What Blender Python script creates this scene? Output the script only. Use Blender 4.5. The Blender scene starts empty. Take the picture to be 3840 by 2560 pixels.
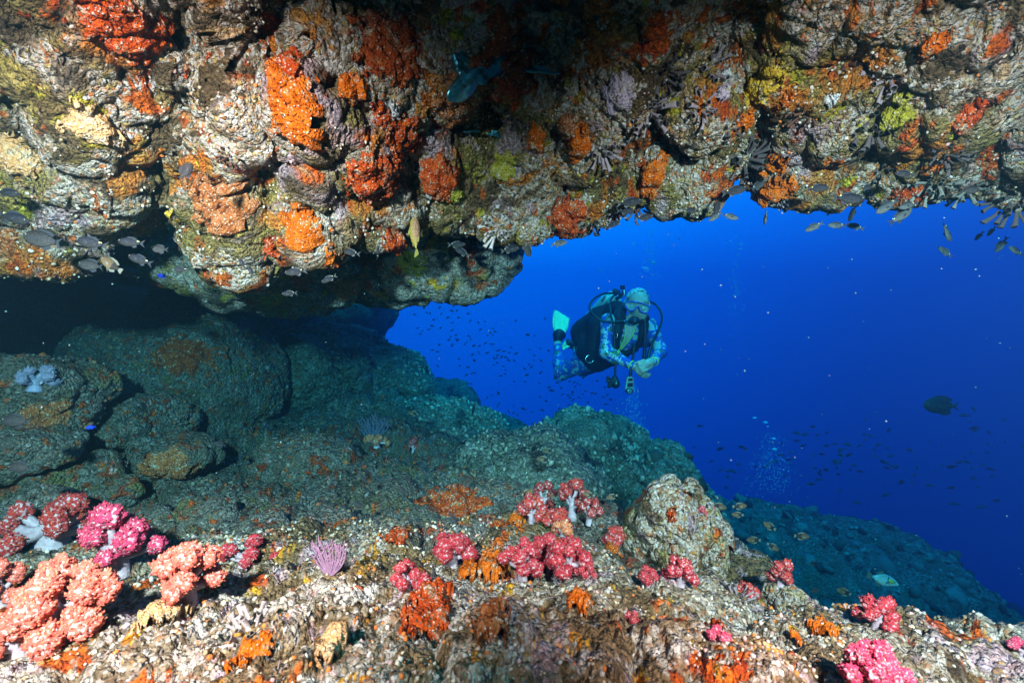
import bpy, bmesh, math, random
import numpy as np
from mathutils import Vector, Matrix, Quaternion
from mathutils.bvhtree import BVHTree

# ---------------------------------------------------------------- camera, water light, sun, strobes, exposure
scene = bpy.context.scene
R = math.radians
col = scene.collection
random.seed(4)
rng = np.random.default_rng(4)

cam_d = bpy.data.cameras.new('camera')
cam = bpy.data.objects.new('camera', cam_d)
col.objects.link(cam)
cam_d.sensor_width = 36.0
cam_d.lens = 16.0
cam_d.clip_start = 0.02
cam_d.clip_end = 400.0
cam_d.dof.use_dof = True
cam_d.dof.focus_distance = 2.6
cam_d.dof.aperture_fstop = 5.6
cam.location = (0, 0, 0)
cam.rotation_euler = (R(90), 0, 0)
scene.camera = cam

SUN_DIR = Vector((0.16, -0.42, 0.89)).normalized()      # towards the sun, high and a little behind the photographer
GLOW_DIR = Vector((-0.34, 0.45, 0.83)).normalized()    # brightest water: round the surface above

world = bpy.data.worlds.new('World')
scene.world = world
world.use_nodes = True
wt = world.node_tree
wt.nodes.clear()
w_out = wt.nodes.new('ShaderNodeOutputWorld')
w_bg = wt.nodes.new('ShaderNodeBackground')
w_tc = wt.nodes.new('ShaderNodeTexCoord')
w_dot = wt.nodes.new('ShaderNodeVectorMath'); w_dot.operation = 'DOT_PRODUCT'
w_dot.inputs[1].default_value = GLOW_DIR
w_map = wt.nodes.new('ShaderNodeMapRange')
w_map.inputs[1].default_value = -1; w_map.inputs[2].default_value = 1
w_ramp = wt.nodes.new('ShaderNodeValToRGB')
WATER = [(0.0, (0.0, 0.012, 0.060)), (0.46, (0.0, 0.048, 0.25)), (0.62, (0.0, 0.125, 0.56)),
         (0.76, (0.0, 0.250, 0.92)), (1.0, (0.02, 0.70, 1.30))]
el = w_ramp.color_ramp.elements
while len(el) < len(WATER):
    el.new(0.5)
for e, (p, c) in zip(el, WATER):
    e.position = p; e.color = (*c, 1)
w_ramp.color_ramp.interpolation = 'B_SPLINE'
wt.links.new(w_tc.outputs['Generated'], w_dot.inputs[0])
wt.links.new(w_dot.outputs['Value'], w_map.inputs[0])
wt.links.new(w_map.outputs[0], w_ramp.inputs[0])
wt.links.new(w_ramp.outputs[0], w_bg.inputs[0])
w_bg.inputs[1].default_value = 1.85
wt.links.new(w_bg.outputs[0], w_out.inputs[0])

sun_d = bpy.data.lights.new('sun', 'SUN')
sun_d.energy = 4.6
sun_d.angle = R(14)                                     # spread by the rippled surface and the water
sun_d.color = (0.12, 0.86, 0.86)                         # daylight after some fifteen metres of sea water
sun = bpy.data.objects.new('sun', sun_d)
sun.rotation_euler = SUN_DIR.to_track_quat('Z', 'Y').to_euler()
col.objects.link(sun)

def strobe(loc, aim, watts, angle=96):
    d = bpy.data.lights.new('strobe', 'SPOT')
    d.energy = watts
    d.spot_size = R(angle)
    d.spot_blend = 1.0
    d.shadow_soft_size = 0.035
    d.color = (1.0, 0.32, 0.275)                         # white balanced for the near reef: the water takes the red
    o = bpy.data.objects.new('strobe', d)
    o.location = loc
    o.rotation_euler = (-(Vector(aim))).to_track_quat('Z', 'Y').to_euler()
    col.objects.link(o)
strobe((-0.60, -0.08, 0.36), (-0.16, 1.0, -0.40), 1560)   # the photographer's two flash heads, raised on arms at each side
strobe((0.60, -0.08, 0.34), (0.18, 1.0, -0.40), 1430)

vs = scene.view_settings
vs.view_transform = 'Standard'
vs.look = 'None'
vs.exposure = 0.0
vs.gamma = 1.0
scene.render.engine = 'CYCLES'
cy = scene.cycles
cy.max_bounces = 5; cy.diffuse_bounces = 2; cy.glossy_bounces = 2; cy.transmission_bounces = 4
cy.volume_bounces = 0; cy.transparent_max_bounces = 6
cy.use_denoising = True
cy.sample_clamp_indirect = 4.0
cy.caustics_reflective = False; cy.caustics_refractive = False

# ---------------------------------------------------------------- helpers
F = 1707.0                                              # focal length in pixels of the 3840 px wide photograph
def P(px, py, d):
    return Vector(((px - 1920) / F * d, d, (1280 - py) / F * d))

def _hash(ix, iy, iz, s):
    with np.errstate(over='ignore'):
        h = ix.astype(np.uint32) * np.uint32(374761393) + iy.astype(np.uint32) * np.uint32(668265263) \
            + iz.astype(np.uint32) * np.uint32(2147483647) + np.uint32((s * 974634777) & 0xffffffff)
        h = (h ^ (h >> np.uint32(13))) * np.uint32(1274126177)
        h = (h ^ (h >> np.uint32(16))) * np.uint32(2246822519)
        h ^= h >> np.uint32(13)
    return (h & np.uint32(0xffffff)).astype(np.float32) / np.float32(16777216.0)

def chunked(fn):
    def run(p, s=0):
        if len(p) < 6000: return fn(p, s)
        parts = [fn(q, s) for q in np.array_split(p, max(1, len(p) // 50000))]
        if isinstance(parts[0], tuple): return tuple(np.concatenate(x) for x in zip(*parts))
        return np.concatenate(parts)
    return run

@chunked
def vnoise(p, s=0):
    p = p.astype(np.float32)
    i = np.floor(p).astype(np.int32); f = p - i
    u = f * f * (3 - 2 * f)
    x, y, z = i[:, 0], i[:, 1], i[:, 2]
    r = 0
    for dx in (0, 1):
        wx = u[:, 0] if dx else 1 - u[:, 0]
        for dy in (0, 1):
            wy = u[:, 1] if dy else 1 - u[:, 1]
            for dz in (0, 1):
                wz = u[:, 2] if dz else 1 - u[:, 2]
                r = r + wx * wy * wz * _hash(x + dx, y + dy, z + dz, s)
    return r * 2 - 1

def fbm(p, s=0, o=4, g=0.5):
    a, r, q = 1.0, 0.0, p
    for k in range(o):
        r = r + a * vnoise(q, s + k * 17)
        a *= g; q = q * 2.03
    return r

@chunked
def cell(p, s=0):
    """F1, F2 of a cell pattern (unit cells)"""
    p = p.astype(np.float32)
    i = np.floor(p).astype(np.int32); f = p - i
    x, y, z = i[:, 0], i[:, 1], i[:, 2]
    f1 = np.full(len(p), 9, np.float32); f2 = f1.copy()
    for dx in (-1, 0, 1):
        for dy in (-1, 0, 1):
            for dz in (-1, 0, 1):
                a, b, c = x + dx, y + dy, z + dz
                ex = dx + _hash(a, b, c, s) - f[:, 0]
                ey = dy + _hash(a, b, c, s + 1) - f[:, 1]
                ez = dz + _hash(a, b, c, s + 2) - f[:, 2]
                d = ex * ex + ey * ey + ez * ez
                m = d < f1
                f2 = np.where(m, f1, np.minimum(f2, d))
                f1 = np.where(m, d, f1)
    return np.sqrt(f1), np.sqrt(f2)

def warp(p, scale, amt, s):
    q = p / scale
    return p + amt * np.stack([vnoise(q, s), vnoise(q, s + 5), vnoise(q, s + 9)], 1)

def rock_disp(p, s, lumps, fine=True):
    """height of an encrusted rock surface: rounded lumps with sharp clefts. lumps = [(cell size m, height m)]"""
    h = np.zeros(len(p), np.float32)
    for k, (cs, am) in enumerate(lumps):
        q = warp(p, cs * 0.9, cs * 0.38, s + 31 * k)
        q = warp(q, cs * 0.35, cs * 0.10, s + 31 * k + 3)
        f1, f2 = cell(q / cs, s + 31 * k + 7)
        dome = 1 - np.minimum(f1, 1.0) ** 2
        cleft = np.clip((f2 - f1) / 0.16, 0, 1)
        h += am * (0.8 * dome - 0.36 * (1 - cleft) ** 2)
    return h

def mesh_np(name, v, faces, smooth=True):
    """faces: (n,3) or (n,4) int array"""
    me = bpy.data.meshes.new(name)
    v = np.asarray(v, np.float32); faces = np.asarray(faces, np.int32)
    k = faces.shape[1]; n = len(faces)
    me.vertices.add(len(v)); me.vertices.foreach_set('co', v.ravel())
    me.loops.add(n * k); me.loops.foreach_set('vertex_index', faces.ravel())
    me.polygons.add(n)
    me.polygons.foreach_set('loop_start', np.arange(0, n * k, k, dtype=np.int32))
    me.polygons.foreach_set('loop_total', np.full(n, k, np.int32))
    me.polygons.foreach_set('use_smooth', np.full(n, smooth, bool))
    me.update(calc_edges=True)
    return me

def obj(name, me, mat=None, parent=None, loc=None):
    o = bpy.data.objects.new(name, me)
    col.objects.link(o)
    if mat is not None and me is not None and len(me.materials) == 0:
        me.materials.append(mat)
    if parent is not None:
        o.parent = parent
    if loc is not None:
        o.location = loc
    return o

def tag(o, label=None, cat=None, group=None, kind=None):
    if label: o['label'] = label
    if cat: o['category'] = cat
    if group: o['group'] = group
    if kind: o['kind'] = kind
    return o

def empty(name, loc=(0, 0, 0)):
    o = bpy.data.objects.new(name, None)
    o.empty_display_size = 0.05
    o.location = loc
    col.objects.link(o)
    return o

def grid_faces(nr, nc, wrap=False):
    i = np.arange(nr - 1)[:, None]; j = np.arange(nc if wrap else nc - 1)[None]
    j2 = (j + 1) % nc
    a = i * nc + j; b = i * nc + j2; c = (i + 1) * nc + j2; d = (i + 1) * nc + j
    return np.stack([a, b, c, d], -1).reshape(-1, 4)

_ico = {}
def ico(sub):
    if sub not in _ico:
        bm = bmesh.new()
        bmesh.ops.create_icosphere(bm, subdivisions=sub, radius=1.0)
        v = np.array([x.co[:] for x in bm.verts], np.float32)
        f = np.array([[x.index for x in q.verts] for q in bm.faces], np.int32)
        bm.free()
        _ico[sub] = (v / np.linalg.norm(v, axis=1)[:, None], f)
    return _ico[sub]

def mesh_normals(v, f):
    n = np.zeros_like(v)
    a, b, c = v[f[:, 0]], v[f[:, 1]], v[f[:, 2]]
    fn = np.cross(b - a, c - a)
    for k in range(f.shape[1]):
        for j in range(3):
            n[:, j] += np.bincount(f[:, k], fn[:, j], len(v))
    return n / np.maximum(np.linalg.norm(n, axis=1), 1e-9)[:, None]

class MB:
    """collects small pieces into one mesh"""
    def __init__(s): s.v = []; s.f = {3: [], 4: []}; s.n = 0
    def add(s, v, f):
        v = np.asarray(v, np.float32).reshape(-1, 3); f = np.asarray(f, np.int32)
        s.v.append(v); s.f[f.shape[1]].append(f + s.n); s.n += len(v)
        return s
    def mesh(s, name, smooth=True):
        v = np.concatenate(s.v)
        t = [np.concatenate(x) for x in (s.f[3],) if x]
        q = [np.concatenate(x) for x in (s.f[4],) if x]
        if q and not t: return mesh_np(name, v, q[0], smooth)
        fs = list(t)
        if q: fs += [q[0][:, [0, 1, 2]], q[0][:, [0, 2, 3]]]
        return mesh_np(name, v, np.concatenate(fs), smooth)

def catmull(pts, n):
    p = np.asarray([tuple(x) for x in pts], np.float64)
    p = np.vstack([2 * p[0] - p[1], p, 2 * p[-1] - p[-2]])
    m = len(p) - 3
    out = []
    for t in np.linspace(0, m - 1e-6, n):
        k = int(t); u = t - k
        a, b, c, d = p[k:k + 4]
        out.append(0.5 * (2 * b + (c - a) * u + (2 * a - 5 * b + 4 * c - d) * u * u + (3 * b - a - 3 * c + d) * u ** 3))
    return np.array(out)

def tube(mb, pts, radii, seg=8, caps=True):
    """tube through points with a radius for each point"""
    p = np.asarray([tuple(x) for x in pts], np.float64)
    n = len(p)
    rad = np.interp(np.linspace(0, 1, n), np.linspace(0, 1, len(np.atleast_1d(radii))), np.atleast_1d(radii))
    t = np.gradient(p, axis=0); t /= np.maximum(np.linalg.norm(t, axis=1), 1e-9)[:, None]
    u = np.cross(t[0], (0.31, 0.77, 0.55)); u /= np.linalg.norm(u)
    ang = np.linspace(0, 2 * np.pi, seg, endpoint=False)
    rows = []
    for k in range(n):
        u = u - t[k] * np.dot(u, t[k]); u /= max(np.linalg.norm(u), 1e-9)
        w = np.cross(t[k], u)
        rows.append(p[k] + rad[k] * (np.cos(ang)[:, None] * u + np.sin(ang)[:, None] * w))
    v = np.concatenate(rows)
    mb.add(v, grid_faces(n, seg, True))
    if caps:
        for k, base in ((0, 0), (n - 1, (n - 1) * seg)):
            ring = v[base:base + seg]
            vv = np.vstack([ring, p[k]])
            ff = [[j, (j + 1) % seg, seg] for j in range(seg)]
            if k == 0: ff = [x[::-1] for x in ff]
            mb.add(vv, ff)
    return mb

def surface_net(f, lo, hi, h):
    """smooth mesh of the zero level of f (negative inside)"""
    lo = np.asarray(lo, np.float64); hi = np.asarray(hi, np.float64)
    n = np.ceil((hi - lo) / h).astype(int) + 1
    ax = [lo[k] + h * np.arange(n[k]) for k in range(3)]
    g = np.stack(np.meshgrid(*ax, indexing='ij'), -1).reshape(-1, 3).astype(np.float32)
    val = f(g).reshape(n).astype(np.float32)
    ins = val < 0
    cs = tuple(n - 1)
    acc = np.zeros(cs + (3,), np.float32); cnt = np.zeros(cs, np.float32)
    X, Y, Z = n - 1
    def corner(d): return (slice(d[0], d[0] + X), slice(d[1], d[1] + Y), slice(d[2], d[2] + Z))
    cor = [(a, b, c) for a in (0, 1) for b in (0, 1) for c in (0, 1)]
    for i in range(8):
        for j in range(i + 1, 8):
            a, b = cor[i], cor[j]
            if sum(abs(np.subtract(a, b))) != 1: continue
            va, vb = val[corner(a)], val[corner(b)]
            m = (va < 0) != (vb < 0)
            t = np.where(m, va / np.where(m, va - vb, 1), 0)
            for k in range(3):
                acc[..., k] += np.where(m, a[k] + (b[k] - a[k]) * t, 0)
            cnt += m
    act = cnt > 0
    idx = -np.ones(cs, np.int64); idx[act] = np.arange(act.sum())
    base = np.stack(np.nonzero(act), -1)
    v = lo + h * (base + acc[act] / cnt[act][:, None])
    faces = []
    for k in range(3):
        a1, a2 = (k + 1) % 3, (k + 2) % 3
        s0 = [slice(None)] * 3; s1 = [slice(None)] * 3
        s0[k] = slice(0, -1); s1[k] = slice(1, None)
        e = ins[tuple(s0)] != ins[tuple(s1)]
        w = np.stack(np.nonzero(e), -1)
        ok = (w[:, a1] > 0) & (w[:, a2] > 0) & (w[:, a1] < n[a1] - 1) & (w[:, a2] < n[a2] - 1)
        w = w[ok]
        inside = ins[tuple(w.T)]
        def cid(d1, d2):
            q = w.copy(); q[:, a1] -= d1; q[:, a2] -= d2
            return idx[tuple(q.T)]
        q = np.stack([cid(1, 1), cid(0, 1), cid(0, 0), cid(1, 0)], -1)
        q[~inside] = q[~inside][:, ::-1]
        faces.append(q)
    return v.astype(np.float32), np.concatenate(faces)

# ---------------------------------------------------------------- materials
class NT:
    def __init__(s, name):
        s.mat = bpy.data.materials.new(name); s.mat.use_nodes = True
        s.t = s.mat.node_tree; s.t.nodes.clear()
        s.out = s.t.nodes.new('ShaderNodeOutputMaterial')
        s.b = s.t.nodes.new('ShaderNodeBsdfPrincipled')
        s.t.links.new(s.b.outputs[0], s.out.inputs[0])
        s._co = None
    def n(s, typ, ins=None, **kw):
        x = s.t.nodes.new('ShaderNode' + typ)
        for k, v in kw.items(): setattr(x, k, v)
        for k, v in (ins or {}).items(): s.put(x.inputs[k], v)
        return x
    def put(s, sock, v):
        if isinstance(v, bpy.types.NodeSocket): s.t.links.new(v, sock)
        else: sock.default_value = v
    def co(s):
        if s._co is None: s._co = s.n('TexCoord').outputs['Object']
        return s._co
    def noise(s, scale, detail=4, rough=0.55, co=None, out=0, dist=0.0):
        return s.n('TexNoise', {'Vector': co or s.co(), 'Scale': scale, 'Detail': detail, 'Roughness': rough, 'Distortion': dist}).outputs[out]
    def voro(s, scale, co=None, feature='F1', out='Distance', rnd=1.0):
        x = s.n('TexVoronoi', feature=feature)
        s.put(x.inputs['Vector'], co or s.co()); x.inputs['Scale'].default_value = scale; x.inputs['Randomness'].default_value = rnd
        return x.outputs[out]
    def ramp(s, fac, stops, interp='LINEAR'):
        r = s.n('ValToRGB'); s.put(r.inputs[0], fac)
        r.color_ramp.interpolation = interp
        e = r.color_ramp.elements
        while len(e) < len(stops): e.new(0.5)
        for q, (p, c) in zip(e, stops):
            q.position = p
            q.color = (c, c, c, 1) if isinstance(c, (int, float)) else (*c, 1)
        return r.outputs[0]
    def mix(s, fac, a, b, blend='MIX'):
        x = s.n('Mix', data_type='RGBA', blend_type=blend)
        s.put(x.inputs['Factor'], fac)
        for k, v in (('A', a), ('B', b)):
            sock = [q for q in x.inputs if q.name == k and q.type == 'RGBA'][0]
            s.put(sock, v if isinstance(v, bpy.types.NodeSocket) else (*v, 1))
        return [q for q in x.outputs if q.type == 'RGBA'][0]
    def math(s, op, a, b=0.0, clamp=False):
        x = s.n('Math', operation=op, use_clamp=clamp); s.put(x.inputs[0], a); s.put(x.inputs[1], b)
        return x.outputs[0]
    def sep(s, c, k=0):
        return s.n('SeparateColor', {0: c}).outputs[k]
    def warp(s, scale, amt, detail=3):
        c = s.noise(scale, detail, out=1)
        v = s.n('VectorMath', {0: c, 1: (0.5, 0.5, 0.5)}, operation='SUBTRACT').outputs[0]
        v = s.n('VectorMath', {0: v}, operation='SCALE'); v.inputs['Scale'].default_value = amt
        return s.n('VectorMath', {0: s.co(), 1: v.outputs[0]}, operation='ADD').outputs[0]
    def bump(s, h, dist, strength=1.0, normal=None):
        x = s.n('Bump', {'Height': h, 'Distance': dist, 'Strength': strength})
        if normal is not None: s.put(x.inputs['Normal'], normal)
        return x.outputs[0]
    def done(s, base=None, rough=0.8, spec=0.25, normal=None, **kw):
        if base is not None: s.put(s.b.inputs['Base Color'], base if isinstance(base, bpy.types.NodeSocket) else (*base, 1))
        s.put(s.b.inputs['Roughness'], rough); s.b.inputs['Specular IOR Level'].default_value = spec
        if normal is not None: s.put(s.b.inputs['Normal'], normal)
        for k, v in kw.items(): s.put(s.b.inputs[k.replace('_', ' ')], v)
        return s.mat

def plain(name, c, rough=0.5, spec=0.4, metal=0.0, var=0.0, scale=40, bump=0.0):
    m = NT(name)
    base = c
    if var:
        base = m.ramp(m.noise(scale, 5, 0.6), [(0.3, tuple(x * (1 - var) for x in c)), (0.7, tuple(min(x * (1 + var), 1) for x in c))])
    nrm = m.bump(m.noise(scale * 3, 3), bump) if bump else None
    return m.done(base, rough, spec, nrm, Metallic=metal)

def rock_mat(name, palette, grain=75.0, relief=0.007, tone=1.0):
    """crust of small growths over stone: a random colour for each nodule; the larger patches of turf, sponge and
    algae come from the mesh attribute 'growth' (colour, cover)"""
    m = NT(name)
    w2 = m.warp(grain * 0.6, 0.0045, 1)
    vc = m.n('TexVoronoi', {'Vector': w2, 'Scale': grain})
    v3 = m.n('TexVoronoi', {'Vector': w2, 'Scale': grain * 2.6})
    s1 = m.n('SeparateColor', {0: vc.outputs['Color']}); s3 = m.n('SeparateColor', {0: v3.outputs['Color']})
    n = len(palette)
    pal = [(k / n, tuple(x * tone for x in q)) for k, q in enumerate(palette)]
    c = m.ramp(s1.outputs[0], pal, 'CONSTANT')
    c = m.mix(m.ramp(s3.outputs[2], [(0.50, 0.0), (0.52, 0.8)]), c, m.ramp(s3.outputs[1], pal, 'CONSTANT'))
    at = m.n('Attribute', attribute_name='growth')
    tint = m.mix(1.0, at.outputs['Color'], m.ramp(s3.outputs[0], [(0.0, 0.45), (0.5, 0.95), (1.0, 1.5)]), 'MULTIPLY')
    keep = m.ramp(m.math('ADD', at.outputs['Alpha'], m.math('MULTIPLY', m.math('SUBTRACT', s1.outputs[1], 0.5), 0.5)), [(0.30, 0.0), (0.62, 1.0)])
    c = m.mix(keep, c, tint)
    h = m.math('SUBTRACT', m.math('MULTIPLY', v3.outputs['Distance'], -0.36), vc.outputs['Distance'])
    h = m.math('ADD', h, m.math('MULTIPLY', m.noise(grain * 3.2, 2, 0.7), 0.5))
    return m.done(c, 0.85, 0.18, m.bump(h, relief * 1.7))

# what grows where: (colour a, colour b, pattern size m, threshold, softness, cover)
def growth(v, s, layers):
    out = np.zeros((len(v), 4), np.float32)
    w = warp(v, 0.10, 0.035, s)
    jit = vnoise(v * 90, s + 400) * 0.5 + 0.5
    for k, (ca, cb, size, thr, soft, cover) in enumerate(layers):
        q = fbm(w / size + 7.3 * k, s + 50 * k, 5, 0.62) * 0.5
        a = np.clip((q - thr) / soft, 0, 1) * cover
        t = np.clip(0.5 + 0.9 * vnoise(w / (size * 0.35), s + 50 * k + 9) * 0.6 + 0.5 * (jit - 0.5), 0, 1)[:, None]
        c = np.array(ca) * (1 - t) + np.array(cb) * t
        a = a[:, None]
        out[:, :3] = out[:, :3] * (1 - a) + c * a
        out[:, 3:] = out[:, 3:] * (1 - a) + a
    nz = out[:, 3] > 1e-3
    out[nz, :3] /= np.maximum(out[nz, 3:], 1e-3)
    return out
def set_growth(me, g):
    a = me.attributes.new('growth', 'FLOAT_COLOR', 'POINT')
    a.data.foreach_set('color', np.ascontiguousarray(g, np.float32).ravel())
BROWN = (0.16, 0.10, 0.045); OLIVE = (0.26, 0.21, 0.06); SILT = (0.14, 0.125, 0.10); ORANGE = (0.62, 0.15, 0.012); RED = (0.48, 0.055, 0.012)
YEL = (0.52, 0.36, 0.03); LIME = (0.42, 0.42, 0.04); PINK = (0.48, 0.28, 0.27); LILAC = (0.40, 0.33, 0.40); WHITE = (0.66, 0.62, 0.58); DARK = (0.05, 0.035, 0.025)
G_CEIL = [(WHITE, (0.58, 0.44, 0.38), 0.22, 0.05, 0.3, 0.35), ((0.22, 0.15, 0.08), (0.12, 0.08, 0.04), 0.045, 0.22, 0.12, 0.7), ((0.50, 0.24, 0.08), (0.52, 0.36, 0.22), 0.03, 0.28, 0.08, 0.75), (BROWN, OLIVE, 0.16, 0.08, 0.20, 0.85), (OLIVE, (0.40,0.28,0.06), 0.20, 0.30, 0.10, 0.7), (PINK, LILAC, 0.13, 0.26, 0.08, 0.8),
          (DARK, BROWN, 0.10, 0.18, 0.14, 0.9), (ORANGE, (0.5,0.24,0.05), 0.11, 0.31, 0.06, 0.85), (RED, ORANGE, 0.06, 0.36, 0.04, 1.0), (LIME, YEL, 0.06, 0.47, 0.03, 1.0)]
G_FORE = [(BROWN, (0.22, 0.15, 0.08), 0.14, -0.10, 0.25, 0.85), (WHITE, (0.5, 0.42, 0.34), 0.08, 0.22, 0.15, 0.7), (DARK, BROWN, 0.08, 0.28, 0.10, 0.8), (PINK, LILAC, 0.06, 0.33, 0.05, 0.8),
          (ORANGE, RED, 0.09, 0.36, 0.03, 1.0), (YEL, ORANGE, 0.04, 0.42, 0.03, 1.0)]
G_MID = [(SILT, (0.18, 0.16, 0.125), 0.20, -0.10, 0.3, 0.7), (OLIVE, SILT, 0.12, 0.22, 0.1, 0.6), (DARK, SILT, 0.10, 0.28, 0.10, 0.6),
         ((0.26, 0.10, 0.05), RED, 0.05, 0.32, 0.06, 0.85), (RED, ORANGE, 0.025, 0.39, 0.03, 1.0), (WHITE, LILAC, 0.02, 0.46, 0.03, 0.8)]
G_HANG = [(SILT, OLIVE, 0.14, 0.0, 0.25, 0.8), (LIME, OLIVE, 0.10, 0.30, 0.06, 0.8), (RED, (0.30, 0.10, 0.04), 0.10, 0.28, 0.06, 0.8), (ORANGE, YEL, 0.05, 0.38, 0.03, 1.0)]
G_OUT = [((0.11, 0.115, 0.085), (0.17, 0.17, 0.12), 0.30, 0.0, 0.3, 0.8), ((0.24, 0.23, 0.19), (0.34, 0.32, 0.27), 0.16, 0.22, 0.14, 0.8), (DARK, (0.07, 0.07, 0.055), 0.2, 0.22, 0.12, 0.7)]
G_PALE = [(OLIVE, (0.40, 0.34, 0.20), 0.10, 0.05, 0.2, 0.7), (BROWN, DARK, 0.05, 0.30, 0.06, 0.9), (RED, ORANGE, 0.04, 0.40, 0.03, 1.0), (LILAC, PINK, 0.05, 0.36, 0.04, 0.9)]

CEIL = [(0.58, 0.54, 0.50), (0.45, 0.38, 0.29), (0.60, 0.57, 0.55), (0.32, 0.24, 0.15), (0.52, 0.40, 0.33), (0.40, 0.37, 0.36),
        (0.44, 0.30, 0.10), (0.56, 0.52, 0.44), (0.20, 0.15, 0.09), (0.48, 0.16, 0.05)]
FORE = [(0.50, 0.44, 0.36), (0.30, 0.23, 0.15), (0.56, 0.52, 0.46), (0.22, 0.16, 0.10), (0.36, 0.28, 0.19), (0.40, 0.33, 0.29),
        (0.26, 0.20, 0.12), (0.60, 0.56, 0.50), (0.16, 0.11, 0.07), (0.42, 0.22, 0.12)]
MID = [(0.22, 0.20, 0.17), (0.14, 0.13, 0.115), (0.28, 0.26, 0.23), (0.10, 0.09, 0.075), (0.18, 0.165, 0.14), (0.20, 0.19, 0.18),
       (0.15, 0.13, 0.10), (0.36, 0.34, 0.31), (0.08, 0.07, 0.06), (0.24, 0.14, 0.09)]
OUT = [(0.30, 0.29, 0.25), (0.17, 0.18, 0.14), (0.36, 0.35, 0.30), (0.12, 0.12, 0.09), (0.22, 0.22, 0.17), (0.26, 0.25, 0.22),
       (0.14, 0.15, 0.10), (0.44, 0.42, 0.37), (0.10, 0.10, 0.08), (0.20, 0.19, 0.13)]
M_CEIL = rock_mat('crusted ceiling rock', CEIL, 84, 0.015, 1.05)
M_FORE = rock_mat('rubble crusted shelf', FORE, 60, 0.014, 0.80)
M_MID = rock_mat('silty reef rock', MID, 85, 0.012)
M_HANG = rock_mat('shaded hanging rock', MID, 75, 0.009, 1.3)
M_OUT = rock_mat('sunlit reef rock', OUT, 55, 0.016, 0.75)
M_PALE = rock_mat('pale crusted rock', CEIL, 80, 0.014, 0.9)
GROW = {M_CEIL: G_CEIL, M_FORE: G_FORE, M_MID: G_MID, M_HANG: G_HANG, M_OUT: G_OUT, M_PALE: G_PALE}

ROCKS = {}
def hit(px, py, keys=None):
    """first rock met by the sight line through a pixel: point, normal, key, distance"""
    return hit_ray(Vector((0, 0, 0)), P(px, py, 1.0).normalized(), keys)
def hit_ray(org, d, keys=None):
    best = None
    for k, o in ROCKS.items():
        if keys and k not in keys: continue
        p, n, i, t = TREES[k].ray_cast(org - o.location, d)
        if p is None: continue
        p = p + o.location
        if best is None or t < best[3]:
            best = (p, n if n.dot(d) < 0 else -n, k, t)
    return best

# ---- the overhang: one sheet that starts above the camera, comes down to the lip and turns up again
LIP = np.array([  # px, py, distance of the lower edge
    (-6000, 900, 0.5), (-1600, 1010, 1.00), (-500, 1005, 1.25), (0, 985, 1.35), (200, 1005, 1.38), (350, 1020, 1.40), (450, 980, 1.42), (560, 900, 1.45), (660, 900, 1.46),
    (760, 1030, 1.46), (900, 1050, 1.46), (1010, 960, 1.50), (1090, 960, 1.50), (1180, 1000, 1.50), (1270, 960, 1.52), (1400, 890, 1.56), (1500, 850, 1.60), (1700, 830, 1.64),
    (1900, 850, 1.66), (2060, 830, 1.66), (2170, 870, 1.66), (2280, 830, 1.66), (2400, 785, 1.64), (2500, 785, 1.62), (2640, 775, 1.60), (2760, 690, 1.58), (2850, 680, 1.56),
    (2920, 740, 1.54), (3080, 760, 1.50), (3300, 785, 1.44), (3500, 815, 1.38), (3700, 805, 1.32), (3840, 860, 1.28), (4400, 900, 1.15), (6000, 900, 0.8), (10000, 950, 0.5)], float)
def ring_angles(nf, nb, lim):
    a = np.concatenate([np.linspace(-lim, lim, nf), np.linspace(lim, 360 - lim, nb + 2)[1:-1]])
    return np.radians(a)
ROOF_BLOCKS = [(330, 480, 120), (560, 380, 90), (250, 720, 140), (500, 700, 110), (845, 780, 115), (1130, 870, 125), (900, 950, 130), (1110, 400, 130), (840, 450, 105),
    (1410, 700, 105), (1640, 670, 80), (1480, 790, 120), (1330, 560, 105), (1730, 770, 115), (1950, 800, 120), (2010, 610, 110), (2320, 390, 110), (2180, 560, 85),
    (2560, 700, 105), (2440, 650, 75), (2740, 540, 95), (2930, 650, 85), (3090, 480, 105), (3250, 370, 115), (3500, 420, 130), (3600, 260, 140), (130, 940, 150),
    (90, 700, 130), (220, 290, 115), (690, 240, 110), (3090, 690, 90), (640, 560, 85), (1240, 690, 80), (2620, 420, 90), (3380, 600, 100), (1690, 560, 80), (2290, 720, 75)]
ROOF_PITS = [(745, 430, 95), (700, 170, 110), (55, 400, 90), (965, 620, 60), (620, 560, 65), (1260, 560, 50), (1800, 470, 120), (2095, 690, 50), (2550, 570, 55), (2850, 500, 60),
    (2700, 110, 170), (3180, 250, 85), (1290, 740, 50), (1000, 80, 150), (660, 870, 60), (440, 850, 50), (1545, 600, 45), (1380, 60, 170), (2130, 100, 200), (3330, 560, 50), (160, 560, 60), (2480, 480, 50)]
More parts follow.
